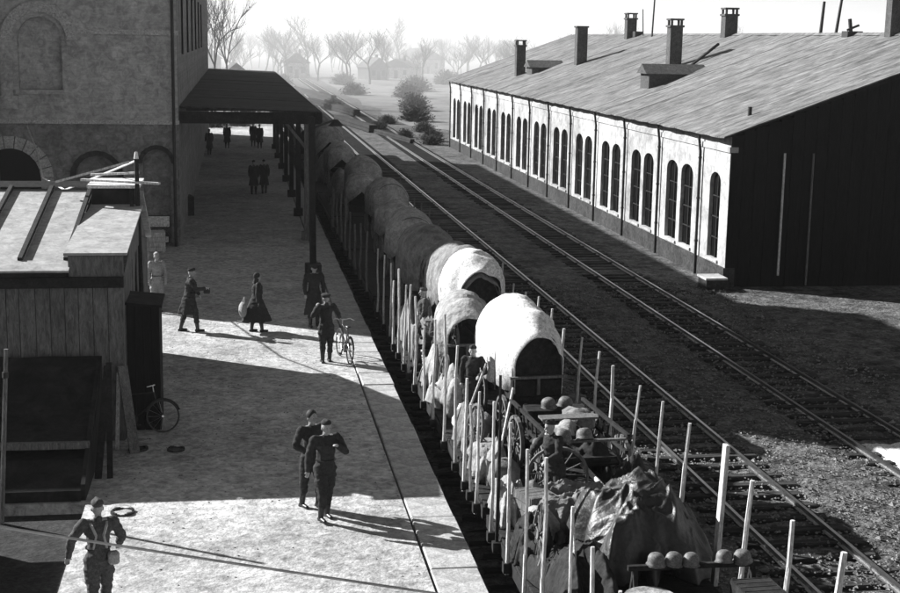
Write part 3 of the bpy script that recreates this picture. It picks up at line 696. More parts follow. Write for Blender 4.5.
canvas_cart((6.0, 69.3, FZ), R(183), 1.7, 1.6, 3.2, m_canvas2, 'pale covered cart on the sixth wagon', 15, front='shade_panel')
canvas_cart((5.7, 79.8, FZ), R(181), 1.7, 1.5, 3.0, m_canvas2, 'pale covered cart on the seventh wagon', 16, front='shade_panel')
canvas_cart((5.9, 90.3, FZ), R(178), 1.9, 2.0, 3.4, m_canvas2, 'pale covered cart on the eighth wagon', 17, front='shade_panel')
canvas_cart((5.8, 100.3, FZ), R(182), 1.9, 2.0, 3.4, m_canvas, 'grey covered cart near the far end of the train', 18, front='shade_panel')

def drape(name, loc, w, d, h, m, label, seed, cat='tarpaulin', fold=.13, res=80, group=None, rz=0, freq=1.6):
    """cloth thrown over a load: closed heap with folds"""
    bm = B(); g = []
    for j in range(res+1):
        row = []
        for i in range(res+1):
            u, v = i/res*2-1, j/res*2-1
            e = max(0, 1-max(abs(u)**3.2, abs(v)**3.2)); base = e**.45
            lump = .62+.38*nz((u*1.2, v*1.2, 0), 1.1, seed)*1.6
            rd = (1-abs(nz((u*1.1, v*1.6, 1), freq, seed)))**3; rd2 = (1-abs(nz((u+v, v-u, 4), freq*2, seed)))**4
            wx = u*1.3+.5*nz((u*1.5, v*1.5, 9), 1, seed); wy = v*1.5+.5*nz((u*1.5, v*1.5, 2), 1, seed)
            rd = (1-abs(nz((wx, wy*1.4, 1), freq, seed)))**2; rd2 = (1-abs(nz((wx+wy, wy-wx, 4), freq*1.7, seed)))**3
            z = h*base*lump+fold*.55*(rd-.6)*base+fold*.22*(rd2-.4)*base
            x = u*w/2*(1+.06*nz((v*3, u, 2), 1, seed)); y_ = v*d/2*(1+.06*nz((u*3, v, 6), 1, seed))
            an = math.atan2(v, u); fl = (1-e**.35)*.17*math.sin(an*(9+seed % 5)+3*nz((u, v, 0), 2, seed)); x *= 1+fl; y_ *= 1+fl
            row.append(bm.verts.new((x, y_, max(z, 0))))
        g.append(row)
    for j in range(res):
        for i in range(res): bm.faces.new((g[j][i], g[j][i+1], g[j+1][i+1], g[j+1][i]))
    b = [g[0][0], g[0][res], g[res][res], g[res][0]]
    r_ = bmesh.ops.extrude_face_region(bm, geom=bm.faces[:]); bmesh.ops.translate(bm, verts=[v for v in r_['geom'] if isinstance(v, bmesh.types.BMVert)], vec=(0, 0, -.03))
    o = obj(name, bm, m, None, True); o.location = loc; o.rotation_euler.z = rz
    return tag(o, label, cat, group)
drape('tarpaulin_heap', (6.3, 20.4, FZ+.25), 1.75, 2.5, 1.15, m_tarp, 'crumpled dark tarpaulin with pale creased edges, nearest the camera', 21, fold=.35)
drape('tarpaulin_heap', (4.95, 18.7, FZ+.02), 1.0, 3.4, 1.0, m_canvasd, 'dark canvas bundle behind the nearest left stakes', 22, fold=.3, group='canvas heaps on the train')
drape('tarpaulin_heap', (5.6, 22.2, FZ+.02), 1.5, 1.3, 1.0, m_canvas, 'grey rumpled canvas heap beside the thick black stake', 23, fold=.25, group='canvas heaps on the train')
drape('tarpaulin_heap', (4.85, 33.2-1.0, FZ+.02), .9, 1.6, 1.3, m_canvas2, 'pale bundle behind the stakes left of the hooded cart', 24, fold=.2, group='canvas heaps on the train')
drape('tarpaulin_heap', (4.85, 36.2, FZ+.02), .8, 3.2, 1.35, m_canvas, 'grey bundle between the stakes and the white banded cart', 25, fold=.2, group='canvas heaps on the train')
drape('tarpaulin_heap', (6.0, 71.5, FZ+.02), 2.4, 4.2, 1.9, m_canvas, 'rounded canvas heap on the sixth wagon', 26, fold=.2, res=32, group='canvas heaps on the train')
drape('tarpaulin_heap', (5.8, 82, FZ+.02), 2.3, 4.2, 1.8, m_canvas2, 'rounded canvas heap on the seventh wagon', 27, fold=.2, res=32, group='canvas heaps on the train')
drape('tarpaulin_heap', (5.8, 92.5, FZ+.02), 2.3, 4, 1.9, m_canvas, 'rounded canvas heap on the eighth wagon', 28, fold=.2, res=32, group='canvas heaps on the train')
drape('tarpaulin_heap', (5.8, 102.5, FZ+.02), 2.3, 4, 2.2, m_canvasd, 'dark canvas heap on the second last wagon', 29, fold=.2, res=32, group='canvas heaps on the train')
drape('tarpaulin_heap', (5.8, 110.5, FZ+.02), 2.3, 6, 2.1, m_canvas, 'long canvas heap on the last wagon', 30, fold=.2, res=32, group='canvas heaps on the train')
drape('tarpaulin_heap', (5.3, 16.0, FZ+.02), 1.7, 2.2, .9, m_canvasd, 'low dark canvas heap at the bottom edge of the photo', 31, fold=.25, group='canvas heaps on the train')
def ladder_cart(loc, rz, L, w, label):
    t = thing('open_cart', label, 'cart', loc, rz, 'open carts on the train')
    bm = B(); box(bm, -w/2, w/2, -L/2, L/2, .72, .78); obj('bed', bm, m_dwood, t)
    for s in (-1, 1):
        bm = B(); 
        for z in (.88, 1.18): bar(bm, (s*(w/2+.05+z*.1), -L/2-.1, z), (s*(w/2+.05+z*.1), L/2+.1, z), .06)
        for k in range(9): yy = -L/2+.1+k*(L-.2)/8; rod(bm, (s*(w/2+.138), yy, .88), (s*(w/2+.168), yy, 1.18), .018, seg=5)
        obj('side_rail', bm, m_dwood, t)
        for yy in (-L/2+.45, L/2-.45): instance(CARTW, 'wheel', t, (s*(w/2+.24), yy, .52))
    for yy in (-L/2+.45, L/2-.45): obj('axle', rod(B(), (-w/2-.2, yy, .52), (w/2+.2, yy, .52), .05), m_iron, t); obj('bolster', box(B(), -w/2, w/2, yy-.1, yy+.1, .56, .72), m_dwood, t)
    bm = B(); bar(bm, (-w/2-.15, -L/2, 1.1), (w/2+.15, -L/2, 1.1), .07, .04); obj('end_rail', bm, m_wood, t)
    bm = B(); box(bm, -w/2, w/2, -.15, .15, 1.18, 1.22); obj('seat', bm, m_wood, t)
    obj('drawbar', rod(B(), (0, -L/2+.4, .55), (.1, -L/2-1.0, .4), .045), m_pale, t)
    return t
ladder_cart((6.15, 24.9, FZ), R(4), 2.5, 1.1, 'open ladder cart with spoked wheels just in front of the white cart')
ladder_cart((4.95, 34.2, FZ), R(-3), 1.1, .55, 'little open handcart behind the left stakes')
# sacks and boxes on the open cart
def sack(loc, s, m, label, seed, rz=0):
    bm = B(); ball(bm, (0, 0, 0), 1, 3)
    for v in bm.verts:
        n_ = nz(tuple(v.co), 1.6, seed); v.co *= 1+.34*n_+.12*nz(tuple(v.co), 4, seed); v.co.x *= s[0]; v.co.y *= s[1]; v.co.z = v.co.z*s[2]+s[2]*.9
    o = obj('sack', bm, m, None, True); o.location = loc; o.rotation_euler.z = rz
    return tag(o, label, 'sack', 'sacks and bundles on the train')
for i, (l, s, m, lab) in enumerate((
    ((6.0, 24.6, FZ+.79), (.28, .42, .2), m_canvas2, 'pale sack lying in the open cart'), ((6.45, 25.4, FZ+.79), (.3, .35, .24), m_canvas, 'grey sack at the back of the open cart'),
    ((4.75, 25.7, FZ), (.3, .5, .3), m_canvas2, 'pale sack behind the stakes beside the open cart'), ((4.8, 26.9, FZ), (.26, .4, .42), m_canvas, 'upright grey sack left of the white cart front'),
    ((4.75, 28.2, FZ), (.28, .5, .32), m_canvasw, 'white sack left of the white cart'), ((4.7, 29.3, FZ), (.22, .3, .5), m_canvas2, 'tall pale sack in front of the hooded cart'),
    ((4.8, 24.2, FZ), (.3, .3, .35), m_canvas, 'grey sack at the near end of the second wagon'), ((4.9, 21.6, FZ), (.3, .4, .3), m_canvas2, 'pale sack under the rumpled canvas heap'),
    ((4.75, 38.6, FZ), (.3, .6, .4), m_canvas, 'grey sack behind the farthest lit stakes'), ((4.7, 16.3, FZ), (.26, .5, .5), m_canvas2, 'pale sack at the nearest left stakes'))):
    sack(l, s, m, lab, 40+i, random.uniform(-.4, .4))
crate('supply_crate', (4.95, 27.6, FZ+.02), (.45, .6, .45), .2, m_wood, 'brown slatted crate among the sacks left of the white cart', 'crates on the train')
crate('supply_crate', (6.95, 17.1, FZ), (.55, .6, .95), .05, m_dwood, 'dark crate at the right of the helmet rail', 'crates on the train')
crate('supply_crate', (6.1, 16.6, FZ), (.5, .5, .85), -.1, m_dwood, 'dark crate in the middle below the helmet rail', 'crates on the train')
crate('supply_crate', (5.0, 23.6-1.2, FZ), (.5, .6, .6), .3, m_wood, 'brown crate beside the rumpled canvas heap', 'crates on the train')
for i, (l, w, d, h, m, lab) in enumerate((
    ((4.72, 25.2, FZ), .6, 1.0, .8, m_canvas2, 'pale crumpled bundle by the left wheel of the open cart'), ((4.75, 27.4, FZ), .6, 1.3, .9, m_canvas, 'grey crumpled bundle left of the front of the white cart'),
    ((5.3, 26.6, FZ), .8, .9, .9, m_canvasd, 'dark bundle between the open cart and the white cart'), ((6.8, 23.1, FZ+.0), .9, 1.0, .9, m_canvasd, 'dark bundle at the right near corner of the second wagon'),
    ((6.0, 24.7, FZ+.75), 1.0, 1.7, .4, m_canvasd, 'crumpled dark canvas thrown over the open cart'), ((4.75, 30.2, FZ), .6, 1.5, 1.2, m_canvas2, 'tall pale bundle left of the hooded cart'),
    ((4.7, 23.0, FZ), .55, 1.2, .8, m_canvas2, 'pale bundle at the gap between the first two wagons'), ((4.68, 20.9, FZ), .6, 1.2, .9, m_canvasd, 'dark bundle left of the big tarpaulin'),
    ((6.9, 16.0, FZ), .8, 1.2, .6, m_canvasd, 'dark bundle at the bottom right of the nearest wagon'), ((6.85, 26.2, FZ), .6, 2.0, .7, m_canvasd, 'dark bundle right of the open cart'))):
    drape('bundle', l, w, d, h, m, lab, 60+i, 'bundle', fold=.28, res=34, group='crumpled bundles on the train', rz=random.uniform(-.3, .3))
# drum
dr = thing('drum', 'round metal drum with a pale lid at the bottom of the photo', 'drum', (5.45, 17.15, FZ+.4))
dr.rotation_euler = (R(0), 0, .2)
obj('shell', rod(B(), (0, 0, 0), (0, 0, .42), .36, seg=28), m_iron, dr, False); obj('lid', rod(B(), (0, 0, .42), (0, 0, .45), .37, .35, seg=28), m_canvas2, dr)
cratebase = obj('supply_crate', crate_bm(.9, .8, .38), m_dwood); cratebase.location = (5.45, 17.15, FZ+.01); tag(cratebase, 'low dark crate carrying the round drum', 'crate', 'crates on the train')
# helmets over a rail
hr = thing('wooden_rail', 'trestle with a long wooden rail across the nearest wagon, helmets on it', 'trestle', (6.25, 17.75, FZ))
obj('rail', bar(B(), (-.95, 0, 1.02), (.95, 0, 1.02), .07), m_dwood, hr)
for s in (-.85, .85): obj('leg', bar(bar(B(), (s, -.3, 0), (s, 0, 1.0), .06), (s, .3, 0), (s, 0, 1.0), .06), m_dwood, hr)
def helmet_mesh():
    bm = B(); prof = [(.0, .155), (.06, .15), (.1, .125), (.125, .08), (.132, .03), (.135, -.02), (.16, -.055), (.154, -.06), (.127, -.02), (.12, .05), (.08, .12), (0, .145)]
    n = 22; rings = []
    for r_, z in prof: rings.append([bm.verts.new((r_*math.cos(2*math.pi*k/n), r_*1.12*math.sin(2*math.pi*k/n), z)) for k in range(n)] if r_ else [bm.verts.new((0, 0, z))])
    for A, C in zip(rings[:-1], rings[1:]):
        for k in range(n):
            if len(A) == 1: bm.faces.new((A[0], C[k], C[(k+1) % n]))
            elif len(C) == 1: bm.faces.new((A[k], A[(k+1) % n], C[0]))
            else: bm.faces.new((A[k], C[k], C[(k+1) % n], A[(k+1) % n]))
    return mesh_of(bm, mat('helmet_paint', .1, .22, 12, .6, .2, spec=.3), smooth=True)
HM = helmet_mesh()
for k, (x, dz, lab) in enumerate(((5.70, 0, 'round steel helmet at the left end of the rail'), (5.95, 0, 'second steel helmet from the left end of the rail'), (6.2, -.02, 'middle steel helmet on the rail'), (6.68, 0, 'fourth steel helmet, right of the gap on the rail'), (6.95, 0, 'steel helmet at the right end of the rail'))):
    h_ = bpy.data.objects.new('helmet', HM); COL.objects.link(h_); h_.location = (x, 17.75, FZ+1.1+dz); h_.scale = (.82,)*3; h_.rotation_euler = (random.uniform(-.2, .2), random.uniform(-.2, .2), random.uniform(0, 3)); tag(h_, lab, 'helmet', 'steel helmets on the rail')
for x, y, z, lab in ((6.1, 26.35, 1.05, 'left steel helmet of the far pair in front of the white cart'), (6.45, 26.4, 1.05, 'right steel helmet of the far pair in front of the white cart'), (5.75, 23.63, 1.185, 'left steel helmet on the near end of the open cart'), (6.15, 23.65, 1.185, 'right steel helmet on the near end of the open cart')):
    h_ = bpy.data.objects.new('helmet', HM); COL.objects.link(h_); h_.location = (x, y, FZ+z); h_.rotation_euler = (random.uniform(-.3, .3), random.uniform(-.3, .3), 1); tag(h_, lab, 'helmet', 'steel helmets on the open cart')
tag(obj('box_chest', crate_bm(1.2, .5, .98), m_dwood, None, matrix=Matrix.Translation((6.25, 26.4, FZ+.02))), 'dark slatted chest between the open cart and the white cart', 'chest')
# loose spoked wheels leaning on loads
for k, (l, r_, lab) in enumerate((((4.62, 30.6, FZ+.6), (0, R(8), 0), 'loose spoked wheel leaning behind the stakes near the hooded cart'), ((4.6, 26.2, FZ+.6), (0, R(8), R(5)), 'loose spoked wheel leaning behind the stakes near the open cart'),
                             ((5.6, 23.3, FZ+.6), (0, R(-10), R(80)), 'loose spoked wheel standing across the near end of the second wagon'), ((4.62, 20.3, FZ+.6), (0, R(8), R(-4)), 'loose spoked wheel leaning behind the nearest stakes'), ((4.62, 37.8, FZ+.6), (0, R(6), 0), 'loose spoked wheel behind the farthest lit stakes'))):
    h_ = bpy.data.objects.new('spoked_wheel', SPOKED_BIG); COL.objects.link(h_); h_.location = l; h_.rotation_euler = r_; tag(h_, lab, 'wheel', 'loose wheels on the train')
for k, (p, q, lab) in enumerate((((4.6, 24.2, FZ+.1), (5.3, 26.0, FZ+1.5), 'pale pole slanting up between sack and open cart'), ((4.75, 28.6, FZ), (5.0, 27.3, FZ+1.7), 'pale pole slanting up in front of the white sack'), 
                              ((4.6, 17.6, FZ), (4.9, 19.4, FZ+1.3), 'pale pole slanting behind the nearest left stakes'), ((4.62, 33.8, FZ), (4.75, 36.6, FZ+1.2), 'pale pole slanting behind the stakes of the third wagon'))):
    tag(obj('loose_pole', rod(B(), p, q, .03, .025), m_pale), lab, 'pole', 'loose poles on the train')

# ------------------------------------------------------------------ people
def cap_(bm, p, q, r1, r2):
    p, q = Vector(p), Vector(q); rod(bm, p, q, r1, r2, 12); ball(bm, p, r1, 2); ball(bm, q, r2, 2)
def person(loc, rz, label, H=1.74, stride=0., sw=None, arms=None, lean=0., head_turn=0., tunic=m_wool, trs=m_wool, boots=True, head='cap', coat=0, flare=0, straps=False, vox=.011, bend=(0, 0), group=None, width=1.):
    """faces +Y locally. arms: ((shoulder, elbow, hand) offsets) explicit joints for left(-x) and right(+x)"""
    t = thing('person', label, 'person', loc, rz, group); t.scale = (H/1.74,)*3
    hipz = .93-.04*abs(stride)
    L = lean
    P = dict(pel=Vector((0, 0, hipz)), waist=Vector((0, .02+L*.1, hipz+.17)), chest=Vector((0, .02+L*.28, hipz+.36)), neck=Vector((0, L*.42, hipz+.57)), head=Vector((0, .03+L*.5, hipz+.69)))
    sh = {s: Vector((s*.185*width, L*.38, hipz+.50)) for s in (-1, 1)}
    legs = {}
    for s in (-1, 1):
        ph = stride*s
        hip = Vector((s*.095, 0, hipz-.02)); 
        kb = bend[0 if s < 0 else 1]
        knee = hip+Vector((s*.01, .44*math.sin(ph*.5+kb*.5), -.44*math.cos(ph*.5+kb*.5)))
        ank = knee+Vector((0, .42*math.sin(ph*.5-kb), -.42*math.cos(ph*.5-kb)))
        legs[s] = (hip, knee, ank)
    low = min(legs[s][2].z for s in legs)-.075
    dz = Vector((0, 0, -low))
    for k in P: P[k] = P[k]+dz
    for s in sh: sh[s] = sh[s]+dz; legs[s] = tuple(v+dz for v in legs[s])
    A = {}
    for s in (-1, 1):
        if arms and arms[0 if s < 0 else 1]:
            e, w = arms[0 if s < 0 else 1]; A[s] = (sh[s], sh[s]+Vector(e), sh[s]+Vector(w))
        else:
            a = -s*stride*.7; e = sh[s]+Vector((s*.06, .28*math.sin(a), -.28*math.cos(a))); w = e+Vector((s*-.01, .25*math.sin(a+.3), -.25*math.cos(a+.3))); A[s] = (sh[s], e, w)
    fwdd = Vector((0, 1, 0)); hq = Matrix.Rotation(head_turn, 4, 'Z')
    # body: one continuous skin with head, ears, nose, hands with five fingers
    bm = B(); hc = P['head']
    def hp(x, y, z): return hc+(hq @ Vector((x, y, z)))
    ball(bm, hc+Vector((0, 0, .025)), .1, 3, (.8, .98, 1.12), (0, 0, head_turn)); ball(bm, hp(0, .03, -.05), .065, 2, (.82, .95, 1))
    ball(bm, hp(0, .045, -.09), .03, 2, (1.1, .8, .7)); cap_(bm, hp(0, .095, .02), hp(0, .118, -.022), .01, .015)
    ball(bm, hp(0, .088, -.062), .017, 1, (1.5, .6, .6)); ball(bm, hp(0, .085, .035), .03, 1, (1.6, .5, .35))
    for s in (-1, 1): ball(bm, hp(s*.082, -.005, -.005), .026, 2, (.4, .7, 1.15))
    cap_(bm, P['neck']-Vector((0, 0, .06)), hc-Vector((0, .01, .05)), .055, .05)
    cap_(bm, P['pel'], P['waist'], .12, .11); cap_(bm, P['waist'], P['chest'], .11, .13); cap_(bm, P['chest'], P['neck']-Vector((0, 0, .08)), .12, .06)
    cap_(bm, P['neck']-Vector((0, 0, .05)), sh[-1], .05, .055); cap_(bm, P['neck']-Vector((0, 0, .05)), sh[1], .05, .055)
    for s in (-1, 1):
        a, e, w = A[s]; cap_(bm, a, e, .05, .038); cap_(bm, e, w, .038, .026)
        d = (w-e).normalized(); side = d.cross(Vector((0, 0, 1)) if abs(d.z) < .9 else Vector((0, 1, 0))).normalized(); fl = side.cross(d).normalized()
        palm = w+d*.045; cap_(bm, w, palm, .026, .03); cap_(bm, palm-side*.018, palm+side*.018, .022, .022)
        for f, (o_, l_) in enumerate(((-.028, .05), (-.01, .062), (.01, .058), (.028, .045))):
            b0 = palm+side*o_+d*.02; k1 = b0+d*l_*.55-fl*.008; k2 = k1+d*l_*.3-fl*.03
            cap_(bm, b0, k1, .0095, .009); cap_(bm, k1, k2, .009, .0075)
        b0 = w+d*.02+side*.02; cap_(bm, b0, b0+side*.03+d*.03-fl*.01, .011, .009)
        h_, k_, n_ = legs[s]; cap_(bm, h_, k_, .078, .052); cap_(bm, k_, n_, .052, .036)
        toe = n_+Vector((0, .15, -.045)); cap_(bm, n_+Vector((0, -.03, -.04)), toe, .032, .028)
    obj('body', fuse(bm, .0085, 1), m_skin, t)
    # tunic
    bm = B()
    cap_(bm, P['pel']+Vector((0, 0, .0)), P['waist'], .165, .15); cap_(bm, P['waist'], P['chest'], .15, .165); ball(bm, P['chest']+Vector((0, 0, .05)), .15, 2, (1.28*width, .82, 1.05))
    cap_(bm, P['chest'], P['neck']-Vector((0, 0, .1)), .14, .085); cap_(bm, P['neck']-Vector((0, 0, .07)), sh[-1]+Vector((0, 0, -.01)), .06, .068); cap_(bm, P['neck']-Vector((0, 0, .07)), sh[1]+Vector((0, 0, -.01)), .06, .068)
    cap_(bm, P['neck']-Vector((0, 0, .05)), P['neck']-Vector((0, 0, .01)), .066, .06)
    for s in (-1, 1): a, e, w = A[s]; cap_(bm, a, e, .076, .064); cap_(bm, e, lerp(e, w, .94), .064, .05)
    if coat:
        n = 24; rings = []
        hem = P['pel'].z-coat; back = -.06*stride
        for f in range(9):
            tt = f/8; z = lerp(P['waist'].z+.02, hem, tt); rx = lerp(.15, .19+.16*coat+flare*.6, tt); ry = lerp(.12, .15+.17*coat+.12*abs(stride)+flare, tt)
            rings.append([bm.verts.new((rx*(1+.07*tt*math.sin(k*2.1))*math.cos(2*math.pi*k/n), back*tt+ry*(1+.09*tt*math.sin(k*1.7+1))*math.sin(2*math.pi*k/n), z)) for k in range(n)])
        bm.faces.new(rings[0][::-1]); bm.faces.new(rings[-1])
        for a_, c_ in zip(rings[:-1], rings[1:]):
            for k in range(n): bm.faces.new((a_[k], c_[k], c_[(k+1) % n], a_[(k+1) % n]))
    else:
        n = 20; A0 = [bm.verts.new((.15*math.cos(2*math.pi*k/n), .115*math.sin(2*math.pi*k/n), P['waist'].z)) for k in range(n)]; A1 = [bm.verts.new((.185*math.cos(2*math.pi*k/n), .155*math.sin(2*math.pi*k/n), P['pel'].z-.14)) for k in range(n)]
        bm.faces.new(A0[::-1]); bm.faces.new(A1)
        for k in range(n): bm.faces.new((A0[k], A1[k], A1[(k+1) % n], A0[(k+1) % n]))
    bmesh.ops.recalc_face_normals(bm, faces=bm.faces)
    obj('coat' if coat > .3 else 'tunic', fuse(bm, vox, 2, .014), tunic, t)
    bm = B(); cap_(bm, P['pel'], P['pel']+Vector((0, 0, .05)), .13, .12)
    for s in (-1, 1):
        h_, k_, n_ = legs[s]; cap_(bm, h_, lerp(h_, k_, .5), .115, .115); cap_(bm, lerp(h_, k_, .5), k_, .115, .082); cap_(bm, k_, lerp(k_, n_, .5 if boots else .93), .082, .07)
    obj('trousers', fuse(bm, vox, 2, .02), trs, t)
    for s in (-1, 1):
        h_, k_, n_ = legs[s]; bm = B()
        cap_(bm, lerp(k_, n_, .28 if boots else .85), n_, .07 if boots else .05, .05); cap_(bm, n_+Vector((0, -.04, -.035)), n_+Vector((0, .16, -.045)), .043, .036); box(bm, -.04+n_.x, .04+n_.x, n_.y-.07, n_.y+.0, n_.z-.078, n_.z-.04)
        obj('boot', fuse(bm, .011, 1), m_leather, t)
    bm = B(); rod(bm, P['neck']-Vector((0, 0, .05)), P['neck']+Vector((0, .005, .0)), .07, .062, 16, False); obj('collar', bm, m_leather if tunic is m_wool else tunic, t)
    bm = B()
    for s in (-1, 1): ball(bm, hp(s*.031, .089, .012), .0085, 1)
    obj('eyes', bm, m_leather, t)
    if head == 'cap':          # side cap
        bm = B(); ball(bm, hp(0, -.01, .085), .1, 3, (.86, 1.06, .62), (.1, 0, head_turn)); cap_(bm, hp(0, -.07, .12), hp(0, .06, .125), .03, .03); obj('cap', fuse(bm, .009, 1), tunic, t)
    elif head == 'peak':
        bm = B(); ball(bm, hp(0, 0, .1), .12, 3, (1.05, 1.05, .36), (.12, 0, head_turn)); rod(bm, hp(0, 0, .035), hp(0, 0, .09), .093, .1, 20); ball(bm, hp(0, .095, .035), .07, 2, (1, .75, .13), (-.4, 0, head_turn)); obj('peaked_cap', fuse(bm, .009, 1), m_wool2, t)
    else:
        bm = B(); ball(bm, hp(0, -.022, .05), .108, 3, (.86, .98, .98)); 
        if head == 'scarf': cap_(bm, hp(0, -.02, .0), P['neck']+Vector((0, -.03, -.02)), .085, .07)
        obj('headscarf' if head == 'scarf' else 'hair', fuse(bm, .01, 1), m_wool2 if head == 'scarf' else m_hair, t)
    bm = B(); n = 24; pts = [(.158*math.cos(2*math.pi*k/n), .03+.138*math.sin(2*math.pi*k/n)+L*.1, P['waist'].z-.03) for k in range(n+1)]
    if not coat or coat < .5:
        for a_, c_ in zip(pts[:-1], pts[1:]): bar(bm, a_, c_, .045, .012)
        obj('belt', bm, m_leather, t)
    if straps:
        bm = B()
        for s in (-1, 1):
            q = [Vector((s*.09, -.14, P['waist'].z)), Vector((s*.05, -.16, P['chest'].z)), Vector((s*.10, -.115, P['chest'].z+.13)), Vector((s*.12, -.02, P['neck'].z-.045)), Vector((s*.1, .13, P['chest'].z+.08))]
            for a_, c_ in zip(q[:-1], q[1:]): bar(bm, a_, c_, .035, .02)
        obj('straps', bm, m_strap, t)
        bm = B(); box(bm, .1, .25, -.24, -.1, P['pel'].z-.06, P['pel'].z+.12, bev=.03); obj('bread_bag', bm, m_drill, t)
    return t
PI = math.pi
# near pair
person((1.47, 23.27, PL), R(180+22), 'soldier in dark uniform crossing his arm over his chest, in front of his companion', 1.78, .32, arms=(((-.13, .06, -.25), (.08, .2, -.1)), ((.1, .0, -.27), (.14, .06, -.5))), lean=.05, width=1.14, tunic=m_wool2, trs=m_wool2, bend=(0, .35))
person((1.27, 23.95, PL), R(180+30), 'soldier walking half hidden behind the one with the folded arm', 1.76, -.3, arms=(None, ((.14, .04, -.24), (.05, .2, -.33))), width=1.12, tunic=m_wool2, trs=m_wool2, head='hair', bend=(.3, 0))
# bottom left man from behind
person((-1.97, 19.35, PL), R(14), 'soldier with pale webbing straps seen from behind at the bottom left', 1.78, .38, arms=(((-.16, -.02, -.22), (-.2, .02, -.44)), ((.12, .04, -.25), (.1, .2, -.4))), straps=True, width=1.12, tunic=m_wool, trs=m_wool, bend=(.1, .2))
# walker to the right
person((-1.33, 39.45, PL), R(-80), 'soldier in greatcoat striding right across the sunlit platform, parcel in hand', 1.8, .55, arms=(None, ((.02, .12, -.24), (.02, .36, -.22))), coat=.42, tunic=m_wool2, trs=m_wool2, lean=.1, bend=(.0, .15))
o = obj('parcel', box(B(), -.09, .09, -.13, .13, -.07, .07, bev=.02), m_wool2); o.location = (-.84, 39.53, PL+1.15); tag(o, 'small dark parcel held by the striding soldier', 'parcel')
# woman in cape
person((.55, 39.25, PL), R(-70), 'woman in a long dark flared coat walking over the sunlit platform', 1.66, .3, coat=.6, flare=.17, tunic=m_wool2, trs=m_wool2, head='scarf', width=.88)
bg_ = thing('shoulder_bag', 'pale bag hanging at the side of the woman in the flared coat', 'bag', (.16, 39.1, PL+.45), R(20))
bm = B(); ball(bm, (0, 0, .22), .2, 3, (.55, .9, 1.15)); obj('pouch', fuse(bm, .02, 2), m_drill, bg_); obj('handle', tube(B(), [(-.0, -.12, .4), (0.05, 0, .58), (0, .12, .4)], .012), m_strap, bg_)
# cyclist
person((2.26, 35.3, PL), R(12), 'man in peaked cap standing beside his bicycle with a hand at his chin', 1.76, .12, arms=(((-.15, .05, -.23), (-.02, .16, -.02)), ((.16, .1, -.22), (.24, .28, -.36))), tunic=m_wool2, trs=m_wool2, head='peak', coat=.2)
# dark figure behind
person((2.2, 39.9, PL), R(190), 'dark coated man standing in the shade behind the man with the bicycle', 1.8, .05, coat=.6, tunic=m_wool2, trs=m_wool2, head='peak', width=1.1)
for i, (x, y, rz, a_, lab) in enumerate(((5.0, 28.9, 160, (((-.1, .1, -.24), (-.02, .3, -.3)), None), 'soldier standing on the train between the white cart and the hooded cart'),
                                (4.85, 32.9, 200, (None, ((.12, .12, -.23), (.02, .33, -.2))), 'soldier standing on the train at the far end of the second wagon'),
                                (5.45, 22.9, 120, (((-.1, .1, -.24), (-.02, .3, -.34)), ((.1, .14, -.22), (.0, .34, -.3))), 'soldier bending over the baggage at the near end of the second wagon'),
                                (4.9, 35.9, 90, (None, None), 'soldier standing on the third wagon behind the lit stakes'))):
    person((x, y, 1.24), R(rz), lab, 1.7, .15, arms=a_, lean=.25 if i == 2 else .05, tunic=m_wool if i % 2 else m_wool2, trs=m_wool2, group='soldiers on the train')
# two pale men by the shed
person((-2.38, 42.4, PL), R(-160), 'soldier in pale drill suit standing beyond the shed, half in shade', 1.78, .1, tunic=m_drill, trs=m_drill)
person((-2.68, 43.0, PL), R(-200), 'second pale soldier just behind and left of the other beyond the shed', 1.72, .05, tunic=m_drill, trs=m_wool)
# far figures under the canopy
for i, (x, y, rz, lab) in enumerate(((.95, 74.8, 0, 'dark figure in the middle distance under the canopy, left of a pair'), (1.5, 75.2, 10, 'dark figure in the middle distance under the canopy, right of a pair'),
                                  (-2.0+.2, 100, 20, 'tiny far silhouette at the left end of the bright strip'), (-.6, 106, 0, 'tiny far silhouette before the middle of the bright strip'), (1.35, 108, 0, 'tiny far silhouette at the right end of the bright strip, of two the left'), (1.8, 106, 0, 'tiny far silhouette at the right end of the bright strip, of two the right'))):
    person((x, y, PL), R(rz), lab, 1.76, .2, coat=.5, tunic=m_wool2, trs=m_wool2, vox=.025, group='people under the canopy')

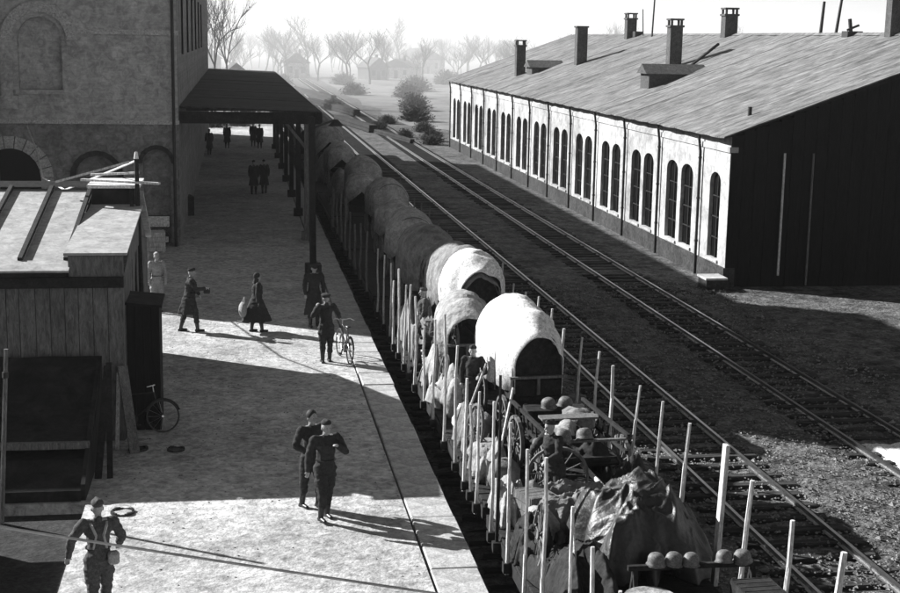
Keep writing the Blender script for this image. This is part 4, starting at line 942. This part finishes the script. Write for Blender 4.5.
# ------------------------------------------------------------------ bicycles
def bicycle(loc, rz, label, tilt=0.):
    t = thing('bicycle', label, 'bicycle', loc, rz); t.rotation_euler = (tilt, 0, rz)    # along local X
    for x, nm in ((-.54, 'wheel'), (.54, 'wheel')):
        bm = B(); n = 28; pts = [Vector((x+.33*math.cos(2*PI*k/n), 0, .35+.33*math.sin(2*PI*k/n))) for k in range(n+1)]
        for a, b in zip(pts[:-1], pts[1:]): rod(bm, a, b, .019, seg=6)
        w = obj(nm, bm, m_leather, t)
        bm = B()
        for k in range(14): a = 2*PI*k/14; rod(bm, (x, 0, .35), (x+.32*math.cos(a), 0, .35+.32*math.sin(a)), .003, seg=4)
        rod(bm, (x, -.04, .35), (x, .04, .35), .025); obj('spokes', bm, m_rail, w)
        bm = B(); 
        for k in range(9):
            a0, a1 = R(20+k*16), R(20+(k+1)*16); rod(bm, (x+.365*math.cos(a0), 0, .35+.365*math.sin(a0)), (x+.365*math.cos(a1), 0, .35+.365*math.sin(a1)), .022, seg=6)
        obj('mudguard', bm, m_iron, t)
    bm = B(); ax, bx = (-.54, 0, .35), (.54, 0, .35); bb = (-.06, 0, .3); st_ = (-.2, 0, .82); hd = (.36, 0, .86); hb = (.4, 0, .68)
    for p, q in ((ax, bb), (bb, st_), (ax, st_), (st_, hd), (bb, hb), (hd, hb), (hb, bx)): rod(bm, p, q, .016, seg=7)
    obj('frame', bm, m_iron, t)
    bm = B(); rod(bm, hd, (.34, 0, 1.0), .012); tube(bm, [(.22, -.28, 1.0), (.38, -.2, 1.03), (.36, 0, 1.0), (.38, .2, 1.03), (.22, .28, 1.0)], .012); obj('handlebar', bm, m_rail, t)
    bm = B(); ball(bm, (-.24, 0, .93), .13, 2, (1, .6, .28)); rod(bm, st_, (-.22, 0, .9), .012); obj('saddle', bm, m_leather, t)
    bm = B(); rod(bm, (-.06, -.03, .3), (-.06, .03, .3), .09, seg=16); rod(bm, (-.06, .06, .3), (.04, .06, .17), .01); rod(bm, (-.06, -.06, .3), (-.16, -.06, .43), .01); box(bm, .0, .09, .06, .14, .15, .18); box(bm, -.2, -.11, -.14, -.06, .42, .45); obj('crank', bm, m_iron, t)
    return t
bicycle((2.74, 35.55, PL), R(100), 'bicycle held upright by the man in the peaked cap', R(3))
bicycle((-2.1, 29.02, PL), R(4), 'bicycle leaning in shade against the dark annex', R(-9))
# iron covers on the platform
for i, (x, y, r_, lab) in enumerate(((-2.02, 24.0, .21, 'round iron cover in the sunlight beside the soldier with straps'), (-2.0, 27.85, .2, 'round iron cover in shade near the leaning boards'), (-1.25, 27.75, .18, 'round iron cover in shade, right of the one near the boards'))):
    t = thing('iron_cover', lab, 'manhole cover', (x, y, PL), 0, 'iron covers in the platform')
    bm = B(); n = 24
    for k in range(n):
        a0, a1 = 2*PI*k/n, 2*PI*(k+1)/n; vs = [(q*math.cos(a), q*math.sin(a)) for q, a in ((r_*.78, a0), (r_, a0), (r_, a1), (r_*.78, a1))]; prism(bm, vs, .002, .035+.015*math.sin(k), 'z')
    obj('ring', bm, m_iron, t); obj('lid', rod(B(), (0, 0, .001), (0, 0, .014), r_*.77, seg=24), m_kerb if i == 0 else m_iron, t)
# foreground cable
ca = thing('guy_cable', 'thin white cable crossing the bottom left corner in front of the soldier', 'cable')
pts = []
for k in range(30):
    f = k/29; x = lerp(-7.5, 5.2, f); z = 3.99-.205*x*1.0-.012*(x-1.4)*(x+2.4)*-.12
    pts.append((x, 14, z))
tube(ca_bm := B(), pts, .015, 5); obj('strand', ca_bm, m_white, ca)
ap = thing('cable_post', 'post at the unseen yard block that carries the foreground cable', 'post', (-7.5, 14, 4.0)); obj('shaft', rod(B(), (0, 0, -.6), (0, 0, 1.7), .07), m_wood, ap)

# ------------------------------------------------------------------ beyond: loading banks, houses, trees
for i, (a, b, w, h, lab) in enumerate((((11.7, 163), (14.0, 144), .9, .75, 'dark low timber bank nearest beyond the train, widest part'), ((14.2, 143), (16.2, 129), .5, .4, 'thin dark timber beam running on from the nearest bank'),
                                   ((10.9, 208), (14.9, 174), .9, .8, 'dark low timber bank in the middle of the sidings'), ((9.8, 257), (14.8, 214), .9, .9, 'dark low timber bank farthest off in the sidings'))):
    t = thing('timber_bank', lab, 'timber bank', group='dark timber banks in the sidings')
    for k in range(2): obj('beam', bar(B(), (a[0], a[1], -.1+h*(k+.5)/2), (b[0], b[1], -.1+h*(k+.5)/2), w-.1*k, h/2-.03), m_tar, t)
def house(x, y, w, d, h, rh, label, mw=m_farwall, rz=0, ch=True):
    t = thing('far_house', label, 'house', (x, y, -.15), rz, 'small houses beyond the sidings')
    obj('wall', box(B(), -w/2, w/2, -d/2, d/2, 0, h), mw, t); r_ = obj('roof', prism(B(), [(-w/2-.4, h-.1), (w/2+.4, h-.1), (0, h+rh)], -d/2-.4, d/2+.4), m_farroof, t)
    if ch: obj('chimney', box(B(), w*.1, w*.1+.6, -.3, .3, h+rh*.3, h+rh+.7), m_farroof, r_)
    for k in (-1, 1): obj('window', box(B(), k*w*.25-.45, k*w*.25+.45, -d/2-.03, -d/2+.02, h*.35, h*.75), m_glass, t)
    obj('door', box(B(), -.45, .45, -d/2-.03, -d/2+.02, 0, 2.0), m_dwood, t)
house(14.5, 340, 6, 8, 3.6, 2.4, 'pale gabled house beyond the sidings, left of the cottages', R(0) and m_farwall or m_farwall)
house(32, 330, 5, 6, 3, 2.2, 'dark little cottage left of the pale walled cottage', m_farroof, R(20))
house(40, 345, 9, 6, 2.8, 2.0, 'long low cottage with a pale wall beyond the sidings', m_farwall, R(-25))
house(-6, 330, 5, 6, 4.5, 2.2, 'small dark house at the left beyond the train', m_farroof, R(10))
house(0.0, 230, 5, 7, 3.2, 2.2, 'low shed just beyond the end of the platform', m_farroof, R(5), False)
house(52, 400, 12, 8, 4, 3, 'broad pale farmhouse half lost in haze', m_farwall, R(30))
# trees
def tree_meshes(seed, H=12, depth=6, tw=1.0):
    rnd = random.Random(seed); bt, bc = B(), B()
    def limb(bm, p, d, L, r, lev):
        n = 3 if lev < 2 else 2; q = p
        for k in range(n):
            d2 = (d+Vector((rnd.uniform(-.16, .16), rnd.uniform(-.16, .16), rnd.uniform(-.04, .1)))).normalized()
            nq = q+d2*L/n; rod(bm, q, nq, r*(1-.25*k/n), r*(1-.25*(k+1)/n), 6 if lev < 2 else 3, False); q = nq; d = d2
            if lev > 0 and lev < depth and k < n-1:
                s = (d+Vector((rnd.uniform(-1, 1), rnd.uniform(-1, 1), rnd.uniform(-.1, .6)))).normalized(); limb(bc, q, s, L*.6, r*.45, lev+1)
        if lev < depth:
            for k in range(3 if lev < 3 else 2):
                s = (d*1.0+Vector((rnd.uniform(-.8, .8), rnd.uniform(-.8, .8), rnd.uniform(-.15, .5)))).normalized(); limb(bc, q, s, L*rnd.uniform(.62, .8), r*.6, lev+1)
    limb(bt, Vector((0, 0, -.2)), Vector((0, 0, 1)), H*.3, H*.016, 0)
    return mesh_of(bt, m_twig, 'trunk'), mesh_of(bc, m_twig, 'crown')
TR = [tree_meshes(s, 12, 5) for s in (1, 2, 3, 4)]
print('tree tris', [len(a[1].polygons) for a in TR])
def tree(x, y, s, label, k, group=None, sz=None, name='bare_tree'):
    t = thing(name, label, 'tree', (x, y, -.2), random.uniform(0, 6), group); t.scale = (s, s, sz or s)
    for nm, me in zip(('trunk', 'crown'), TR[k % 4]): instance(me, nm, t)
tree(-2.6, 190, .95, 'tall thin bare tree right beside the station building, left of its pair', 0, 'bare trees by the station', 1.7)
tree(-.6, 200, .9, 'tall thin bare tree beside the station building, right of its pair', 1, 'bare trees by the station', 1.7)
tree(-5.5, 215, 1.1, 'bare tree partly behind the corner of the station building', 2, 'bare trees by the station', 1.6)
for i, (px, s) in enumerate(((.038, 1.25), (.052, 1.5), (.075, 1.1), (.118, 1.45), (.165, 1.2), (.27, 1.4), (.3, 1.1), (.36, 1.3), (.0, 1.3), (-.03, 1.2))):
    yy = 330+18*(i % 5); tree(px*yy, yy, s*.95, 'hazy bare tree standing out before the far wood', i, 'bare trees before the far wood', s*1.1)
rnd = random.Random(8)
for i in range(22):
    x = rnd.uniform(-5.5, 2.6-i*.0); y = rnd.uniform(132, 178)
    tree(x, y, rnd.uniform(.38, .62), 'one of the small bare trees crowding behind the far end of the canopy', i, 'thicket behind the canopy', rnd.uniform(.42, .62))
rnd = random.Random(5)
for i in range(230):
    yy = rnd.uniform(290, 560); px = -.12+.62*((i*37)%230)/230+rnd.uniform(-.01, .01)
    tree(px*yy, yy, rnd.uniform(.6, 1.25), 'one of the bare trees of the hazy wood on the horizon', i, 'bare trees of the far wood', name='far_tree')
# bushes
def bush_mesh(seed, dens=420):
    rnd = random.Random(seed); bm = B()
    for k in range(dens):
        a, b = rnd.uniform(0, 2*PI), rnd.uniform(.1, 1.4); d = Vector((math.cos(a)*math.cos(b), math.sin(a)*math.cos(b), math.sin(b)))
        p = d*rnd.uniform(.2, .5); q = d*rnd.uniform(.8, 1.25)+Vector((rnd.uniform(-.2, .2), rnd.uniform(-.2, .2), 0)); rod(bm, p, q, .02, .006, 3, False)
        for j in range(2):
            c = lerp(p, q, rnd.uniform(.4, 1)); s = .09
            bm.faces.new([bm.verts.new(c+Vector((rnd.uniform(-s, s), rnd.uniform(-s, s), rnd.uniform(-s, s)))) for _ in range(3)])
    return mesh_of(bm, m_hedge, 'foliage')
BU = [bush_mesh(s) for s in (1, 2)]
for i, (x, y, s) in enumerate(((17.9, 128.5, 1.0), (18.6, 133, 1.2), (16.6, 138, .9), (15.2, 150, 1.0), (19.5, 146, 1.2), (17.2, 160, 1.1), (21, 165, 2), (13, 190, 1.6), (24, 190, 2.4), (28, 230, 2.6), (20, 240, 2.2), (33, 260, 3), (9, 280, 2.4), (22, 290, 2.6), (45, 300, 3.2), (5, 250, 2.6), (-1, 200, 2.6), (-3, 190, 3.0), (1, 215, 3), (4, 205, 1.8), (3, 270, 3), (-7, 230, 4), (-2.4, 131, 2.4), (.2, 133, 2.2), (2.2, 137, 1.9), (-3.5, 140, 2.6), (1, 146, 2.4))):
    t = thing('bush', ('low scrubby bush at the far left corner of the warehouse' if x > 16 and y < 136 else 'scrubby bush among the sidings left of the warehouse end' if x > 12 else 'dark shrub rising behind the far end of the canopy' if y < 200 and x < 5 else 'scrubby bush beyond the end of the platform'), 'bush', (x, y, -.2), i, 'scrub among the sidings'); t.scale = (s, s, s*.9); instance(BU[i % 2], 'foliage', t)
# white rag / stone at right edge
drape('white_sheet', (15.55, 29.6, -.19), 1.0, 2.7, .35, m_canvasw, 'bright white sheet lying between the rails at the right edge', 55, 'sheet', fold=.1, res=30)
# low embankment beyond
def hill():
    bm = B(); g = []
    for j in range(14):
        row = []
        for i in range(50):
            x = lerp(-500, 900, i/49); y = lerp(640, 1200, j/13); h = 9*min(1, j/5)+5*nz((x, y, 0), .006)*min(1, j/4)
            row.append(bm.verts.new((x, y, -.2+h*(1 if j else 0))))
        g.append(row)
    for j in range(13):
        for i in range(49): bm.faces.new((g[j][i], g[j][i+1], g[j+1][i+1], g[j+1][i]))
    struct('hills', bm, m_farroof, smooth=True)
hill()
# ------------------------------------------------------------------ haze
hz = B(); box(hz, -1700, 2000, -80, 3100, -1.4, 25)
hm = bpy.data.materials.new('haze_air'); hm.use_nodes = True; t = hm.node_tree; t.nodes.clear()
pv = t.nodes.new('ShaderNodeVolumePrincipled'); pv.inputs['Color'].default_value = (.95, .95, .95, 1); pv.inputs['Density'].default_value = .0003; pv.inputs['Anisotropy'].default_value = .75
mo = t.nodes.new('ShaderNodeOutputMaterial'); t.links.new(pv.outputs[0], mo.inputs['Volume'])
h = obj('haze', hz, hm); h['kind'] = 'stuff'; h['label'] = 'thin pale haze over the railway yard'

mz = B(); box(mz, -900, 1300, 172, 1300, -1.2, 24)
mm_ = bpy.data.materials.new('mist_air'); mm_.use_nodes = True; t = mm_.node_tree; t.nodes.clear()
pv = t.nodes.new('ShaderNodeVolumePrincipled'); pv.inputs['Color'].default_value = (.97, .97, .97, 1); pv.inputs['Density'].default_value = .003; pv.inputs['Anisotropy'].default_value = .4
mo = t.nodes.new('ShaderNodeOutputMaterial'); t.links.new(pv.outputs[0], mo.inputs['Volume'])
h = obj('mist', mz, mm_); h['kind'] = 'stuff'; h['label'] = 'bright morning mist lying over the far sidings'
